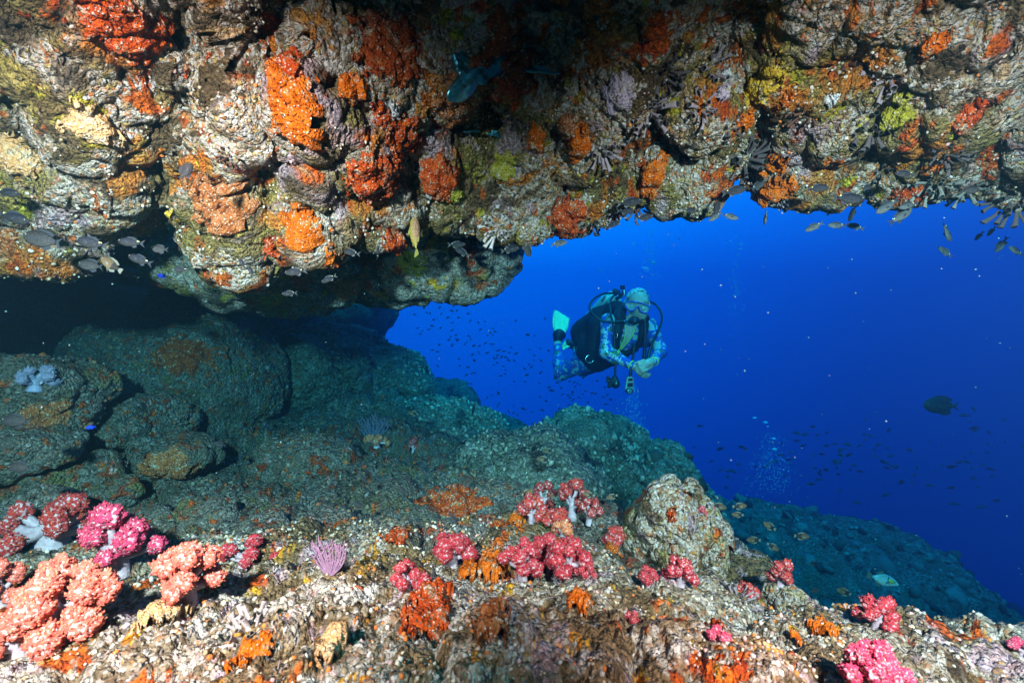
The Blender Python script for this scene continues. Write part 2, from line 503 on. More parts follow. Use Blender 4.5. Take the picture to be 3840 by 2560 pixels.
def build_overhang():
    a = ring_angles(800, 60, 54)
    nc = len(a)
    fwd = np.cos(a) > 0.18
    px = np.where(fwd, 1920 + F * np.tan(np.where(fwd, a, 0)), np.where(np.sin(a) > 0, 10000, -6000))
    dl = np.interp(px, LIP[:, 0], LIP[:, 2]); pyl = np.interp(px, LIP[:, 0], LIP[:, 1])
    Rl = np.where(fwd, dl / np.maximum(np.cos(a), 0.18), 2.2)
    Zl = np.where(fwd, (1280 - pyl) / F * dl + 0.035, -0.3)
    back = np.clip((np.abs((a + np.pi) % (2 * np.pi) - np.pi) - R(74)) / R(30), 0, 1)
    Rl = Rl * (1 - back) + 2.2 * back; Zl = Zl * (1 - back) - 1.4 * back
    Rl = np.minimum(Rl, 2.9)
    s = np.concatenate([np.linspace(0.1, 0.5, 24, endpoint=False), np.linspace(0.5, 1, 330)])[:, None]
    Zt = 0.86
    rr = Rl * s
    zz = Zl + (Zt - Zl) * (1 - s ** 2.9)
    q = np.linspace(0.02, 1, 20)[:, None]
    r2 = Rl + 0.30 * q + 0.03 * np.sin(q * 3)
    z2 = Zl + (1.60 - Zl) * q  # unseen outer face, raised so its shadow darkens the slope behind the lip
    rr = np.vstack([rr, r2]); zz = np.vstack([zz, z2])
    X = rr * np.sin(a); Y = rr * np.cos(a)
    G = np.stack([X, Y, zz], -1)
    nr = len(rr)
    v = G.reshape(-1, 3).astype(np.float32)
    # broad swells, then lumps along the normal
    f = grid_faces(nr, nc, True)[:, ::-1]
    n = mesh_normals(v, f)
    low = fbm(v * 2.2, 3, 3)
    v = v + n * (0.05 * low)[:, None]
    # the large rounded blocks of the roof, cemented side by side
    w = warp(v, 0.22, 0.05, 71)
    vn = np.linalg.norm(v, axis=1)
    blocks = np.zeros(len(v), np.float32)
    for px, py, r in ROOF_BLOCKS:
        d = np.array(P(px, py, 1.0).normalized(), np.float32)
        k = np.argmax((v @ d) / vn)
        dd = np.linalg.norm((w - w[k]), axis=1) / (r / F * v[k, 1] * 1.25)
        am = r / F * v[k, 1] * 0.62
        dome = np.where(dd < 1, am * np.sqrt(np.clip(1 - dd ** 2.4, 0, 1)), 0)
        gut = -0.28 * am * np.exp(-((dd - 1.08) / 0.10) ** 2)
        blocks = np.where(dome > 0, np.maximum(blocks, dome), np.where(blocks > 0, blocks, np.minimum(blocks, gut)))
    for px, py, r in ROOF_PITS:
        d = np.array(P(px, py, 1.0).normalized(), np.float32)
        k = np.argmax((v @ d) / vn)
        rm = r / F * v[k, 1]
        dd = np.linalg.norm((w - w[k]), axis=1) / (rm * 1.15)
        blocks -= (1.25 * rm * np.exp(-dd ** 3)).astype(np.float32)
    v = v + n * blocks[:, None]
    # spread the rows evenly along the swollen surface
    G = v.reshape(nr, nc, 3)
    step = np.linalg.norm(np.diff(G, axis=0), axis=2) / np.maximum(np.linalg.norm(0.5 * (G[1:] + G[:-1]), axis=2), 0.6)
    cum = np.vstack([np.zeros(nc), np.cumsum(step + 1e-5, axis=0)])
    tgt = np.linspace(0, 1, nr)
    H = np.empty_like(G)
    for j in range(nc):
        for k in range(3):
            H[:, j, k] = np.interp(tgt * cum[-1, j], cum[:, j], G[:, j, k])
    v = H.reshape(-1, 3)
    n = mesh_normals(v, f)
    h = rock_disp(v * np.array([1.0, 1.0, 1.0]), 11, [(0.15, 0.045), (0.060, 0.020), (0.027, 0.006)])
    h += 0.009 * fbm(v * 30, 5, 3)
    v = v + n * h[:, None]
    return v, f, nr, nc
OV_V, OV_F, OV_NR, OV_NC = build_overhang()
overhang = obj('rock_overhang', mesh_np('rock_overhang', OV_V, OV_F), M_CEIL)
set_growth(overhang.data, growth(OV_V, 5, G_CEIL))
tag(overhang, 'lumpy cave roof crusted with pale growths and orange sponges', kind='structure')
ROCKS['overhang'] = overhang

# ---- sea floor: a shelf in front, a silty slope behind it, a drop to the right
FLOOR = [  # px, py, distance
    (-300, 2560, .85), (0, 2560, .80), (960, 2560, .76), (1920, 2560, .74), (2900, 2560, .76), (3840, 2560, .86), (4300, 2560, .9), (1920, 3300, .5), (600, 3300, .5), (3300, 3300, .5),
    (-500, 2150, 1.3), (0, 2165, 1.22), (350, 2150, 1.22), (700, 2150, 1.22), (1000, 2120, 1.22), (1300, 2110, 1.22), (1600, 2150, 1.2), (1920, 2160, 1.2), (2200, 2170, 1.2), (2500, 2190, 1.2),
    (2900, 2290, 1.15), (3300, 2375, 1.1), (3840, 2470, 1.08),
    (0, 2350, .98), (900, 2350, .96), (1920, 2350, .95), (2800, 2400, .95), (3500, 2500, .95),
    (0, 1960, 1.62), (500, 2000, 1.6), (900, 1990, 1.62), (1300, 1980, 1.65), (1700, 2020, 1.62), (2100, 2080, 1.55), (2450, 2180, 1.5), (2750, 2260, 1.5), (3100, 2420, 1.45), (3600, 2560, 1.5),
    (0, 1750, 1.95), (400, 1760, 2.0), (800, 1790, 2.1), (1300, 1790, 2.3), (1750, 1820, 2.3), (2050, 1960, 2.1), (2400, 2080, 2.1), (2700, 2260, 2.1),
    (0, 1640, 2.3), (600, 1620, 2.7), (1000, 1590, 2.95), (1350, 1600, 3.0), (1700, 1700, 2.9), (2000, 1850, 2.8), (2350, 1980, 2.8), (2650, 2120, 3.0), (3000, 2400, 3.0), (3700, 2560, 3.0),
    (300, 1500, 3.6), (900, 1480, 4.0), (1300, 1490, 4.0), (1600, 1560, 4.0), (1900, 1680, 4.2), (2200, 1800, 4.5),
    (700, 1330, 5.2), (1100, 1350, 5.6), (1450, 1430, 5.8), (1650, 1520, 6.0), (1850, 1590, 6.5), (2050, 1680, 7.5), (2700, 2050, 6.0), (3400, 2350, 6.0),
    (600, 1280, 8), (1300, 1400, 8.5), (1700, 1540, 9), (2200, 1800, 10), (3000, 2200, 9), (3900, 2500, 9), (1920, 1800, 14), (600, 1500, 14), (3400, 2300, 14)]
FC = np.array([tuple(P(*q)) for q in FLOOR] + [(-1.5, -1, -.62), (1.5, -1, -.72), (0, -2.2, -.6), (-2.5, 0, -.5), (2.5, 0, -1.0), (-4, 2, -.2), (-6, 6, .6), (-8, 12, 0), (4, 1.5, -2.0), (7, 4, -3.4), (9, 10, -4.5)])
def tps(c, q, lam=0.002):
    def U(r2): return np.where(r2 > 1e-12, r2 * np.log(np.maximum(r2, 1e-12)), 0)
    x = c[:, :2]; n = len(x)
    K = U(((x[:, None] - x[None]) ** 2).sum(-1)) + lam * np.eye(n)
    A = np.zeros((n + 3, n + 3)); A[:n, :n] = K; A[:n, n] = 1; A[:n, n + 1:] = x; A[n, :n] = 1; A[n + 1:, :n] = x.T
    b = np.zeros(n + 3); b[:n] = c[:, 2]
    w = np.linalg.solve(A, b)
    out = np.empty(len(q))
    for k in range(0, len(q), 50000):
        z = q[k:k + 50000]
        out[k:k + 50000] = U(((z[:, None] - x[None]) ** 2).sum(-1)) @ w[:n] + w[n] + z @ w[n + 1:]
    return out
def build_floor():
    a = ring_angles(660, 40, 52)
    r = 0.28 * (15 / 0.28) ** (np.linspace(0, 1, 345) ** 1.12)
    X = r[:, None] * np.sin(a); Y = r[:, None] * np.cos(a)
    q = np.stack([X, Y], -1).reshape(-1, 2)
    # height from a coarse solve, spread bilinearly over the fine sheet
    z = tps(FC, q)
    z = np.clip(z, -6, 1.2)
    v = np.column_stack([q, z]).astype(np.float32)
    f = grid_faces(len(r), len(a), True)
    n = mesh_normals(v, f)
    n *= np.sign(n[:, 2:3])
    far = np.clip((np.hypot(q[:, 0], q[:, 1]) - 1.4) / 2.5, 0, 1).astype(np.float32)
    v = v + n * (0.06 * fbm(v * 2.0, 21, 3))[:, None] * (0.7 + far)[:, None]
    h = rock_disp(v, 41, [(0.30, 0.06), (0.12, 0.022), (0.045, 0.013), (0.020, 0.008)])
    h += 0.014 * fbm(v * 22, 8, 3)
    h *= 1 + 0.9 * far
    v = v + n * h[:, None]
    return v, f[:, ::1]
FL_V, FL_F = build_floor()
floor = obj('seafloor', mesh_np('seafloor', FL_V, FL_F), M_FORE)
floor.data.materials.append(M_MID); floor.data.materials.append(M_OUT)
tag(floor, 'crusted rubble shelf and silty reef slope below the overhang', kind='structure')
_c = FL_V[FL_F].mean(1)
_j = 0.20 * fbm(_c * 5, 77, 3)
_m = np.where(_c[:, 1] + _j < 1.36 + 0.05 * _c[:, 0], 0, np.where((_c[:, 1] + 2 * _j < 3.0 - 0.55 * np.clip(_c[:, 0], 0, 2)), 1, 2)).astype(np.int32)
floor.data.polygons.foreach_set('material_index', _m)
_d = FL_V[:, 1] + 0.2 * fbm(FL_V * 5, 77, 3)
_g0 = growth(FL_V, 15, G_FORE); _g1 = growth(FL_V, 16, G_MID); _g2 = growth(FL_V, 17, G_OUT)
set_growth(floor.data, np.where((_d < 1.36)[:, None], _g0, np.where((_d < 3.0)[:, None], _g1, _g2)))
ROCKS['floor'] = floor

# ---- boulders and rock masses, each a thing of its own
def boulder(name, label, cat, px, py, rx, ry, d, depth=None, mat=M_MID, seed=1, sub=6, sq=2.3, lumps=None, group=None, low=0.12, tilt=0.0, tree=True, kind=None, lo_f=1.6, facets=9, taper=0.0):
    c = P(px, py, d)
    rxm, rzm = rx / F * d, ry / F * d
    rym = depth if depth else 0.5 * (rxm + rzm)
    u, f = ico(sub)
    k = (np.abs(u) ** sq).sum(1) ** (-1.0 / sq)
    v = u * k[:, None] * np.array([rxm, rym, rzm], np.float32)
    if taper:
        zn = v[:, 2:] / rzm; v[:, :2] *= (1 - taper * zn); v = v.astype(np.float32)
    if facets:
        gf = np.random.default_rng(seed * 7 + 1)
        ext = np.array([rxm, rym, rzm], np.float32)
        for _ in range(facets):
            pn = gf.normal(size=3); pn /= np.linalg.norm(pn)
            lim = gf.uniform(0.66, 0.9) * np.sqrt(((pn * ext) ** 2).sum())
            over = np.clip(v @ pn - lim, 0, None) * 0.85
            v = (v - over[:, None] * pn).astype(np.float32)
    if tilt:
        ca, sa = math.cos(R(tilt)), math.sin(R(tilt))
        v = np.column_stack([v[:, 0] * ca - v[:, 2] * sa, v[:, 1], v[:, 0] * sa + v[:, 2] * ca]).astype(np.float32)
    size = (rxm * rym * rzm) ** (1 / 3)
    n = mesh_normals(v, f)
    w = v + np.array(c, np.float32)
    v = v + n * (low * size * fbm(w * lo_f / size, seed, 4))[:, None]
    w = v + np.array(c, np.float32)
    L = lumps or [(0.55 * size, 0.16 * size), (0.20 * size, 0.055 * size), (0.06, 0.014)]
    n = mesh_normals(v, f)
    v = v + n * (rock_disp(w, seed * 13 + 5, L) + 0.010 * fbm(w * 24, seed, 3))[:, None]
    o = obj(name, mesh_np(name, v, f), mat, loc=c)
    set_growth(o.data, growth(v + np.array(c, np.float32), seed, GROW[mat]))
    tag(o, label, cat, group, kind)
    if tree: ROCKS[label] = o
    return o

B = boulder
# back of the cave
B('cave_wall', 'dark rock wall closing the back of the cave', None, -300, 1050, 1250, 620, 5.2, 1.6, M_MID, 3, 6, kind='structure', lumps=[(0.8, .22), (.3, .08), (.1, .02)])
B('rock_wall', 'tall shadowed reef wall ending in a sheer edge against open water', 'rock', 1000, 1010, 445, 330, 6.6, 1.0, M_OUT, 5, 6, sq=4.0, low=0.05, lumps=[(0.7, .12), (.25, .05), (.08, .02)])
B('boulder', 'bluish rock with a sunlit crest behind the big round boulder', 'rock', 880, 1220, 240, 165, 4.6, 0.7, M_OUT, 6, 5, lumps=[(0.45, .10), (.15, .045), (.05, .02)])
B('unseen_cave_roof', 'unseen rock roof shading the back of the cave', None, 1920 - F * 2.9 / 3.0, 1280 - F * 1.22 / 3.0, F * 2.25 / 3.0, F * 0.55 / 3.0, 3.0, 1.35, M_MID, 7, 5, kind='structure', facets=0, lumps=[(0.5, .10)])  # out of view behind the lip, added to keep the sun off the cave
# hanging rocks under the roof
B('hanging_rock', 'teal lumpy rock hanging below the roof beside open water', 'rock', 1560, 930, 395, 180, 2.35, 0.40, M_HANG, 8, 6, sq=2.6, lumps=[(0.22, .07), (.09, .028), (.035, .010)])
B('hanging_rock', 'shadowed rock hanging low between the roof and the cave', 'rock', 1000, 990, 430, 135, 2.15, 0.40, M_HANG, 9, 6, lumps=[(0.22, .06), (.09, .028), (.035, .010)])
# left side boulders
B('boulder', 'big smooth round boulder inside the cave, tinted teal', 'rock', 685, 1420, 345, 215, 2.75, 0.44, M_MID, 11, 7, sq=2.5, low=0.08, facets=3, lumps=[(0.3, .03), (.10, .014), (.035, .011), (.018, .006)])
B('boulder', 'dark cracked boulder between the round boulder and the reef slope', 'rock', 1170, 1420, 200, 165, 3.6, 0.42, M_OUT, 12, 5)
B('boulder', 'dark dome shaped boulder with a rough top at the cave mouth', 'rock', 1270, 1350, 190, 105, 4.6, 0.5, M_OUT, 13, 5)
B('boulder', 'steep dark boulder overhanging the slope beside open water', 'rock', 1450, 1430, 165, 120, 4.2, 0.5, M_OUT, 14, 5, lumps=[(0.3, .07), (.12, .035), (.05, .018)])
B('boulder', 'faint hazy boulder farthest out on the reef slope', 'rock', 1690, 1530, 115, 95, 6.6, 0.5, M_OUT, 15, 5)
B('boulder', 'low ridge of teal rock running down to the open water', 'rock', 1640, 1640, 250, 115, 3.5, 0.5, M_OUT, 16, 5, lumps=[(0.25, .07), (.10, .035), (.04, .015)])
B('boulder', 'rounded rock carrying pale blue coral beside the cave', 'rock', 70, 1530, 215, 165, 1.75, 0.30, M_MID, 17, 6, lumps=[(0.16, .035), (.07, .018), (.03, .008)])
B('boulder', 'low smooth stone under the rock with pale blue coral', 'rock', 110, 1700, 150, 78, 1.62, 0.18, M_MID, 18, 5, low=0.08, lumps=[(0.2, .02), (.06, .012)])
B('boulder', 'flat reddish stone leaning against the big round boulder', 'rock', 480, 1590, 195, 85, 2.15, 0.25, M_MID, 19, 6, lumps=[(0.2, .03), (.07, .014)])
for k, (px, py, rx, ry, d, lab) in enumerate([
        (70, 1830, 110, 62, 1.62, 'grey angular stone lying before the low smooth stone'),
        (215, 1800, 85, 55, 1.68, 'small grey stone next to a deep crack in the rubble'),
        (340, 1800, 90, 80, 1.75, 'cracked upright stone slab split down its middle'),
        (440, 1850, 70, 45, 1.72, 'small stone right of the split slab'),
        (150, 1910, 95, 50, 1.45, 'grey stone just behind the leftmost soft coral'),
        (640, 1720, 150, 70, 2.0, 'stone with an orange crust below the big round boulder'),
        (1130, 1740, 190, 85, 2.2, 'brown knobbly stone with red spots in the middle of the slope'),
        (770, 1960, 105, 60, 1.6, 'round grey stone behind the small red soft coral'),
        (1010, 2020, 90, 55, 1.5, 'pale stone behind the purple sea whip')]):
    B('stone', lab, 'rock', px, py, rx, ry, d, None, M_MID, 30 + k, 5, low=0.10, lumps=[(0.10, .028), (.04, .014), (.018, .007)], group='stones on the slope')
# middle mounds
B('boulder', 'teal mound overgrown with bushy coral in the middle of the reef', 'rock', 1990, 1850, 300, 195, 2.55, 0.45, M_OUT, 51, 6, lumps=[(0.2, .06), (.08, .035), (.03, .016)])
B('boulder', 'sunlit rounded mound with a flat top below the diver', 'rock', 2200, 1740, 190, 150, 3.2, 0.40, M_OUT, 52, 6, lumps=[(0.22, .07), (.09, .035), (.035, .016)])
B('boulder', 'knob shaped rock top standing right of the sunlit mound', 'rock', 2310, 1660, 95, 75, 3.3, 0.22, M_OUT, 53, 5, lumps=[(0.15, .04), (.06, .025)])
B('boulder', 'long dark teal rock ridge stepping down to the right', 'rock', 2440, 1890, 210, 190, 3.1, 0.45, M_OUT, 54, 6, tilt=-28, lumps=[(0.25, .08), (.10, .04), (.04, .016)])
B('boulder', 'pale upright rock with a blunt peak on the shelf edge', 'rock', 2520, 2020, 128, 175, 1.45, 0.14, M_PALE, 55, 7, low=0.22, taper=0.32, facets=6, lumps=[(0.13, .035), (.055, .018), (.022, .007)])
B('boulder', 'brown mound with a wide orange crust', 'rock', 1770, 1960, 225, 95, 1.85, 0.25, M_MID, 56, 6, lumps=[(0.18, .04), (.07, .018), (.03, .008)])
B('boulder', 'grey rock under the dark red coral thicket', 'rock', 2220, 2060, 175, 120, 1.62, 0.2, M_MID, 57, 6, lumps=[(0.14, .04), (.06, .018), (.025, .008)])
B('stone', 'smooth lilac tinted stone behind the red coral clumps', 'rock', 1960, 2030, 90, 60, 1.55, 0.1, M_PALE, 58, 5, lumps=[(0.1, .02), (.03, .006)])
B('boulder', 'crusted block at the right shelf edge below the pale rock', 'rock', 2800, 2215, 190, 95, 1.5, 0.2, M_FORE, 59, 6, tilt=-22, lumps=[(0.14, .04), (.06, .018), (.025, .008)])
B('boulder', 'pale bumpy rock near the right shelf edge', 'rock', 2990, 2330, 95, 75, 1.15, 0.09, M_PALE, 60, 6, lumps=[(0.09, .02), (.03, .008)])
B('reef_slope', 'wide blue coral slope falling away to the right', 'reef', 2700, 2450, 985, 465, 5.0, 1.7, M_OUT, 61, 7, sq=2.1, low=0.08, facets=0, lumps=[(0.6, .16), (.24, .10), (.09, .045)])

bpy.context.view_layer.update()
_dg = bpy.context.evaluated_depsgraph_get()
TREES = {k: BVHTree.FromObject(o, _dg) for k, o in ROCKS.items()}

# ---------------------------------------------------------------- encrusting sponges: real crusts lying on the rock
def sponge_mat(name, a, b, dots=0.5, grain=150):
    m = NT(name)
    w = m.warp(90, 0.006, 1)
    c = m.ramp(m.noise(45, 4, 0.7, w), [(0.28, tuple(x * 0.45 for x in a)), (0.45, a), (0.7, b)])
    v = m.n('TexVoronoi', {'Vector': w, 'Scale': grain})
    s1 = m.n('SeparateColor', {0: v.outputs['Color']})
    pick = m.ramp(s1.outputs[0], [(1 - dots, 0.0), (1 - dots + 0.02, 1.0)])
    c = m.mix(m.math('MULTIPLY', pick, m.ramp(v.outputs['Distance'], [(0.20, 0.95), (0.34, 0.0)])), c, (0.68, 0.60, 0.52))
    pit = m.math('MULTIPLY', m.ramp(s1.outputs[1], [(0.75, 0.0), (0.77, 1.0)]), m.ramp(v.outputs['Distance'], [(0.16, 1.0), (0.26, 0.0)]))
    c = m.mix(pit, c, tuple(x * 0.12 for x in a))
    brk = m.ramp(m.noise(38, 6, 0.75, w), [(0.56, 0.0), (0.60, 0.85)])
    c = m.mix(brk, c, m.ramp(s1.outputs[2], [(0.0, (0.16, 0.11, 0.06)), (0.4, (0.44, 0.36, 0.26)), (0.75, (0.60, 0.55, 0.48))], 'CONSTANT'))
    h = m.math('SUBTRACT', m.math('MULTIPLY', m.noise(110, 3, 0.65), 1.2), m.math('MULTIPLY', v.outputs['Distance'], 0.7))
    h = m.math('SUBTRACT', h, m.math('MULTIPLY', pit, 1.0))
    return m.done(c, 0.92, 0.08, m.bump(h, 0.010))
S_ORANGE = sponge_mat('bright orange sponge', (0.56, 0.105, 0.006), (0.66, 0.19, 0.015), 0.35)
S_RED = sponge_mat('red orange sponge', (0.42, 0.05, 0.008), (0.54, 0.11, 0.015), 0.6)
S_DULL = sponge_mat('dull orange sponge', (0.34, 0.10, 0.03), (0.50, 0.22, 0.09), 0.75)
S_PEACH = sponge_mat('peach crust', (0.60, 0.33, 0.14), (0.66, 0.50, 0.30), 0.8)
S_YEL = sponge_mat('yellow sponge', (0.55, 0.33, 0.03), (0.62, 0.45, 0.06), 0.2)
S_LIME = sponge_mat('lime sponge', (0.30, 0.27, 0.03), (0.40, 0.36, 0.06), 0.1)
S_WHITE = sponge_mat('white sponge', (0.62, 0.62, 0.64), (0.75, 0.74, 0.76), 0.05)
S_LILAC = sponge_mat('lilac crust', (0.42, 0.32, 0.42), (0.55, 0.46, 0.54), 0.2)
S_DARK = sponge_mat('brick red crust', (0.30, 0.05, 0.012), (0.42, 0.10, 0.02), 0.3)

_arr = {}
def arrays(key):
    if key not in _arr:
        o = ROCKS[key]; me = o.data
        v = np.empty(len(me.vertices) * 3, np.float32); me.vertices.foreach_get('co', v); v = v.reshape(-1, 3) + np.array(o.location, np.float32)
        n = np.empty(len(me.vertices) * 3, np.float32); me.vertices.foreach_get('normal', n); n = n.reshape(-1, 3)
        k = me.polygons[0].loop_total
        f = np.empty(len(me.loops), np.int32); me.loops.foreach_get('vertex_index', f)
        _arr[key] = (v, n, f.reshape(-1, k))
    return _arr[key]

def crust(label, px, py, r, mat, thick=0.014, asp=1.0, ang=0.0, keys=None, cat='sponge', name='encrusting_sponge', group=None, rag=0.8):
    h = hit(px, py, keys)
    if h is None: return None
    c, nrm, key, dist = h
    v, n, f = arrays(key)
    rad = 0.86 * r / F * c.y
    ca, sa = math.cos(R(ang)), math.sin(R(ang))
    ex = np.array((ca, 0, sa)); ez = np.array((-sa, 0, ca))
    s = int(px * 7 + py * 13) % 997
    box = rad * 1.9 * max(asp, 1)
    near = (np.abs(v - np.array(c, np.float32)) < box).all(1)
    fm = f[near[f].all(1)]
    if len(fm) < 6: return None
    # split every face in four so that the rim follows its own outline
    def split(x):
        if f.shape[1] == 4:
            a, b, cc, dd = (x[fm[:, k]] for k in range(4))
            ab, bc, cd, da, m = (a + b) / 2, (b + cc) / 2, (cc + dd) / 2, (dd + a) / 2, (a + b + cc + dd) / 4
            return np.stack([a, ab, m, da, ab, b, bc, m, m, bc, cc, cd, da, m, cd, dd], 1).reshape(-1, 3)
        a, b, cc = (x[fm[:, k]] for k in range(3))
        ab, bc, ca_ = (a + b) / 2, (b + cc) / 2, (cc + a) / 2
        return np.stack([a, ab, ca_, ab, b, bc, ca_, bc, cc, ab, bc, ca_], 1).reshape(-1, 3)
    pv, pn = split(v), split(n)
    key2 = np.round(pv * 20000).astype(np.int64)
    _, first, inv = np.unique(key2, axis=0, return_index=True, return_inverse=True)
    inv = inv.ravel(); pv, pn = pv[first], pn[first]
    fm = inv.reshape(-1, f.shape[1])
    dl = pv - np.array(c, np.float32)
    q = np.sqrt((dl @ ex / asp) ** 2 + (dl @ ez) ** 2 + (dl[:, 1] * 0.55) ** 2) / rad
    cov = 1 - q + rag * fbm(pv / (rad * 0.55), s, 5, 0.65) * 0.5
    fm = fm[(cov[fm] > 0).sum(1) >= fm.shape[1] - 1]
    if len(fm) < 12: return None
    ids, inv = np.unique(fm, return_inverse=True)
    fm = inv.reshape(fm.shape)
    vv, nn, ww = pv[ids], pn[ids], np.clip(cov[ids], 0, 1)
    nn = nn / np.maximum(np.linalg.norm(nn, axis=1), 1e-6)[:, None]
    # crusts face the water: make sure the push is outwards
    if np.dot(nn[np.argmin(np.linalg.norm(vv - np.array(c), axis=1))], np.array(nrm)) < 0: nn = -nn
    ref = nn.mean(0); ref /= max(np.linalg.norm(ref), 1e-6)
    nn = 0.45 * nn + 0.55 * ref; nn /= np.linalg.norm(nn, axis=1)[:, None]
    off = 0.75 * thick * np.clip(ww * 3.5, 0, 1) ** 0.6 - 0.003 * (ww <= 0.02)
    lump = rock_disp(vv, s, [(0.030, thick * 0.45), (0.013, thick * 0.35), (0.007, thick * 0.22)])
    off = off + lump * np.clip(ww * 3, 0, 1)
    vv = vv + nn * off[:, None]
    base = np.array(c, np.float32)
    o = obj(name, mesh_np(name, vv - base, fm), mat, loc=c)
    return tag(o, label, cat, group)

G1 = 'sponge crusts on the cave roof'
for lab, px, py, r, mat, kw in [
    ('brick red crust in the top corner of the roof', 480, 110, 115, S_RED, dict(asp=1.3)),
    ('largest bright orange sponge, a tall lump on the roof', 1110, 400, 150, S_ORANGE, dict(asp=0.75, thick=0.03, rag=0.6)),
    ('upper tail of the largest orange sponge, thinner and redder', 1075, 250, 80, S_RED, dict(thick=0.014)),
    ('orange and white sponge on a rounded lump above the dark cave', 850, 770, 120, S_DULL, dict(thick=0.016)),
    ('glowing orange patch on the block that hangs lowest from the roof', 1135, 850, 110, S_ORANGE, dict(asp=0.8, thick=0.016)),
    ('small red patch on the side of the lowest hanging block', 1020, 930, 45, S_RED, {}),
    ('small orange patch on the right foot of the lowest hanging block', 1220, 960, 42, S_ORANGE, {}),
    ('pale orange crust on the square lump below the dark hole', 330, 470, 75, S_PEACH, dict(asp=1.3)),
    ('peach crust at the far end of the roof by the frame edge', 50, 590, 85, S_PEACH, {}),
    ('dull orange crust on the pale block low at the frame edge', 40, 900, 60, S_DULL, dict(asp=0.6)),
    ('small yellow knob below a rounded lump of the roof', 650, 800, 32, S_YEL, {}),
    ('long red orange sponge dotted white above a pale block', 1410, 665, 85, S_RED, dict(asp=1.6, ang=20, thick=0.018)),
    ('red orange sponge clump right of the long dotted one', 1640, 670, 82, S_RED, dict(thick=0.02)),
    ('slanting red sponge streak above the long dotted one', 1515, 515, 62, S_RED, dict(asp=1.6, ang=55)),
    ('orange red patch left of the slanting red streak', 1440, 440, 62, S_RED, dict(asp=0.8)),
    ('orange patch beside the tall orange lump', 1325, 320, 60, S_ORANGE, {}),
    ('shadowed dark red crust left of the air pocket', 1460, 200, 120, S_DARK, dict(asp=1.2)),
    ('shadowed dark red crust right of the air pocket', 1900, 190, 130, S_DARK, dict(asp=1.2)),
    ('rusty crust just under the air pocket', 1740, 370, 95, S_DULL, dict(asp=1.3)),
    ('orange sponge ridge left of the dark tube coral bunch', 2180, 540, 66, S_ORANGE, dict(asp=0.75, thick=0.018)),
    ('small orange patch above the middle of the roof lip', 2010, 515, 44, S_ORANGE, {}),
    ('orange patch above the sponge ridge', 2135, 465, 46, S_DULL, {}),
    ('tall orange streak above the fish at the roof lip', 2450, 660, 85, S_ORANGE, dict(asp=0.55, ang=-12, thick=0.018)),
    ('red sponge clump hanging at the tip of the middle roof lip', 2130, 815, 72, S_RED, dict(asp=1.2, thick=0.024)),
    ('lime green smear in the middle of the roof', 1880, 625, 52, S_LIME, dict(asp=1.5, thick=0.006)),
    ('small bright yellow green patch near the roof lip', 1697, 725, 38, S_LIME, dict(asp=1.2)),
    ('small bluish white sponge beside the orange patches', 1472, 405, 32, S_WHITE, dict(asp=1.2, thick=0.014)),
    ('smooth lilac crust on a round lump of the roof', 2320, 350, 68, S_LILAC, dict(thick=0.006)),
    ('upper lobe of the orange sponge hanging into the blue', 2905, 610, 45, S_ORANGE, dict(thick=0.024)),
    ('lowest lobe of the orange sponge hanging into the blue', 2915, 705, 55, S_ORANGE, dict(thick=0.03)),
    ('small orange dab beside dark tube corals', 2800, 455, 38, S_ORANGE, {}),
    ('orange oval knob between dark tube corals', 2945, 378, 36, S_ORANGE, dict(asp=0.7)),
    ('long golden streak running down the roof', 2867, 310, 62, S_YEL, dict(asp=1.9, ang=55)),
    ('orange star shaped patch near the top edge', 3505, 170, 44, S_ORANGE, dict(rag=0.9)),
    ('lime patch among dark tube corals', 3355, 440, 52, S_LIME, dict(rag=0.9)),
    ('small lime dab above the lime patch', 3390, 356, 30, S_LIME, {}),
    ('small orange sponge above the roof lip near the frame side', 3509, 609, 38, S_ORANGE, {}),
    ('orange red sponge at the lip above a group of fish', 3413, 730, 46, S_RED, {}),
    ('scattered red crust near the frame side of the roof', 3640, 430, 50, S_RED, dict(rag=0.9)),
    ('white knob above the pale roof block', 2713, 290, 27, S_WHITE, dict(thick=0.016)),
    ('lilac white sponge below the white knob', 2705, 355, 36, S_LILAC, dict(thick=0.014)),
    ('cream white knob beside a dark tube coral', 3114, 373, 26, S_WHITE, {}),
    ('round orange sponge under the lip beside the yellow boxfish', 1478, 902, 48, S_RED, dict(thick=0.024)),
    ('dull orange crust on the shadowed hanging rock', 1287, 1075, 52, S_DULL, {}),
    ('lime smear on the teal hanging rock', 1545, 985, 50, S_LIME, dict(asp=1.3, rag=0.9, thick=0.005)),
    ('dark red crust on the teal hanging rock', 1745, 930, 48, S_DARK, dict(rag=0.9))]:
    crust(lab, px, py, r, mat, group=G1, **kw)
G2 = 'sponge crusts on the sea floor'
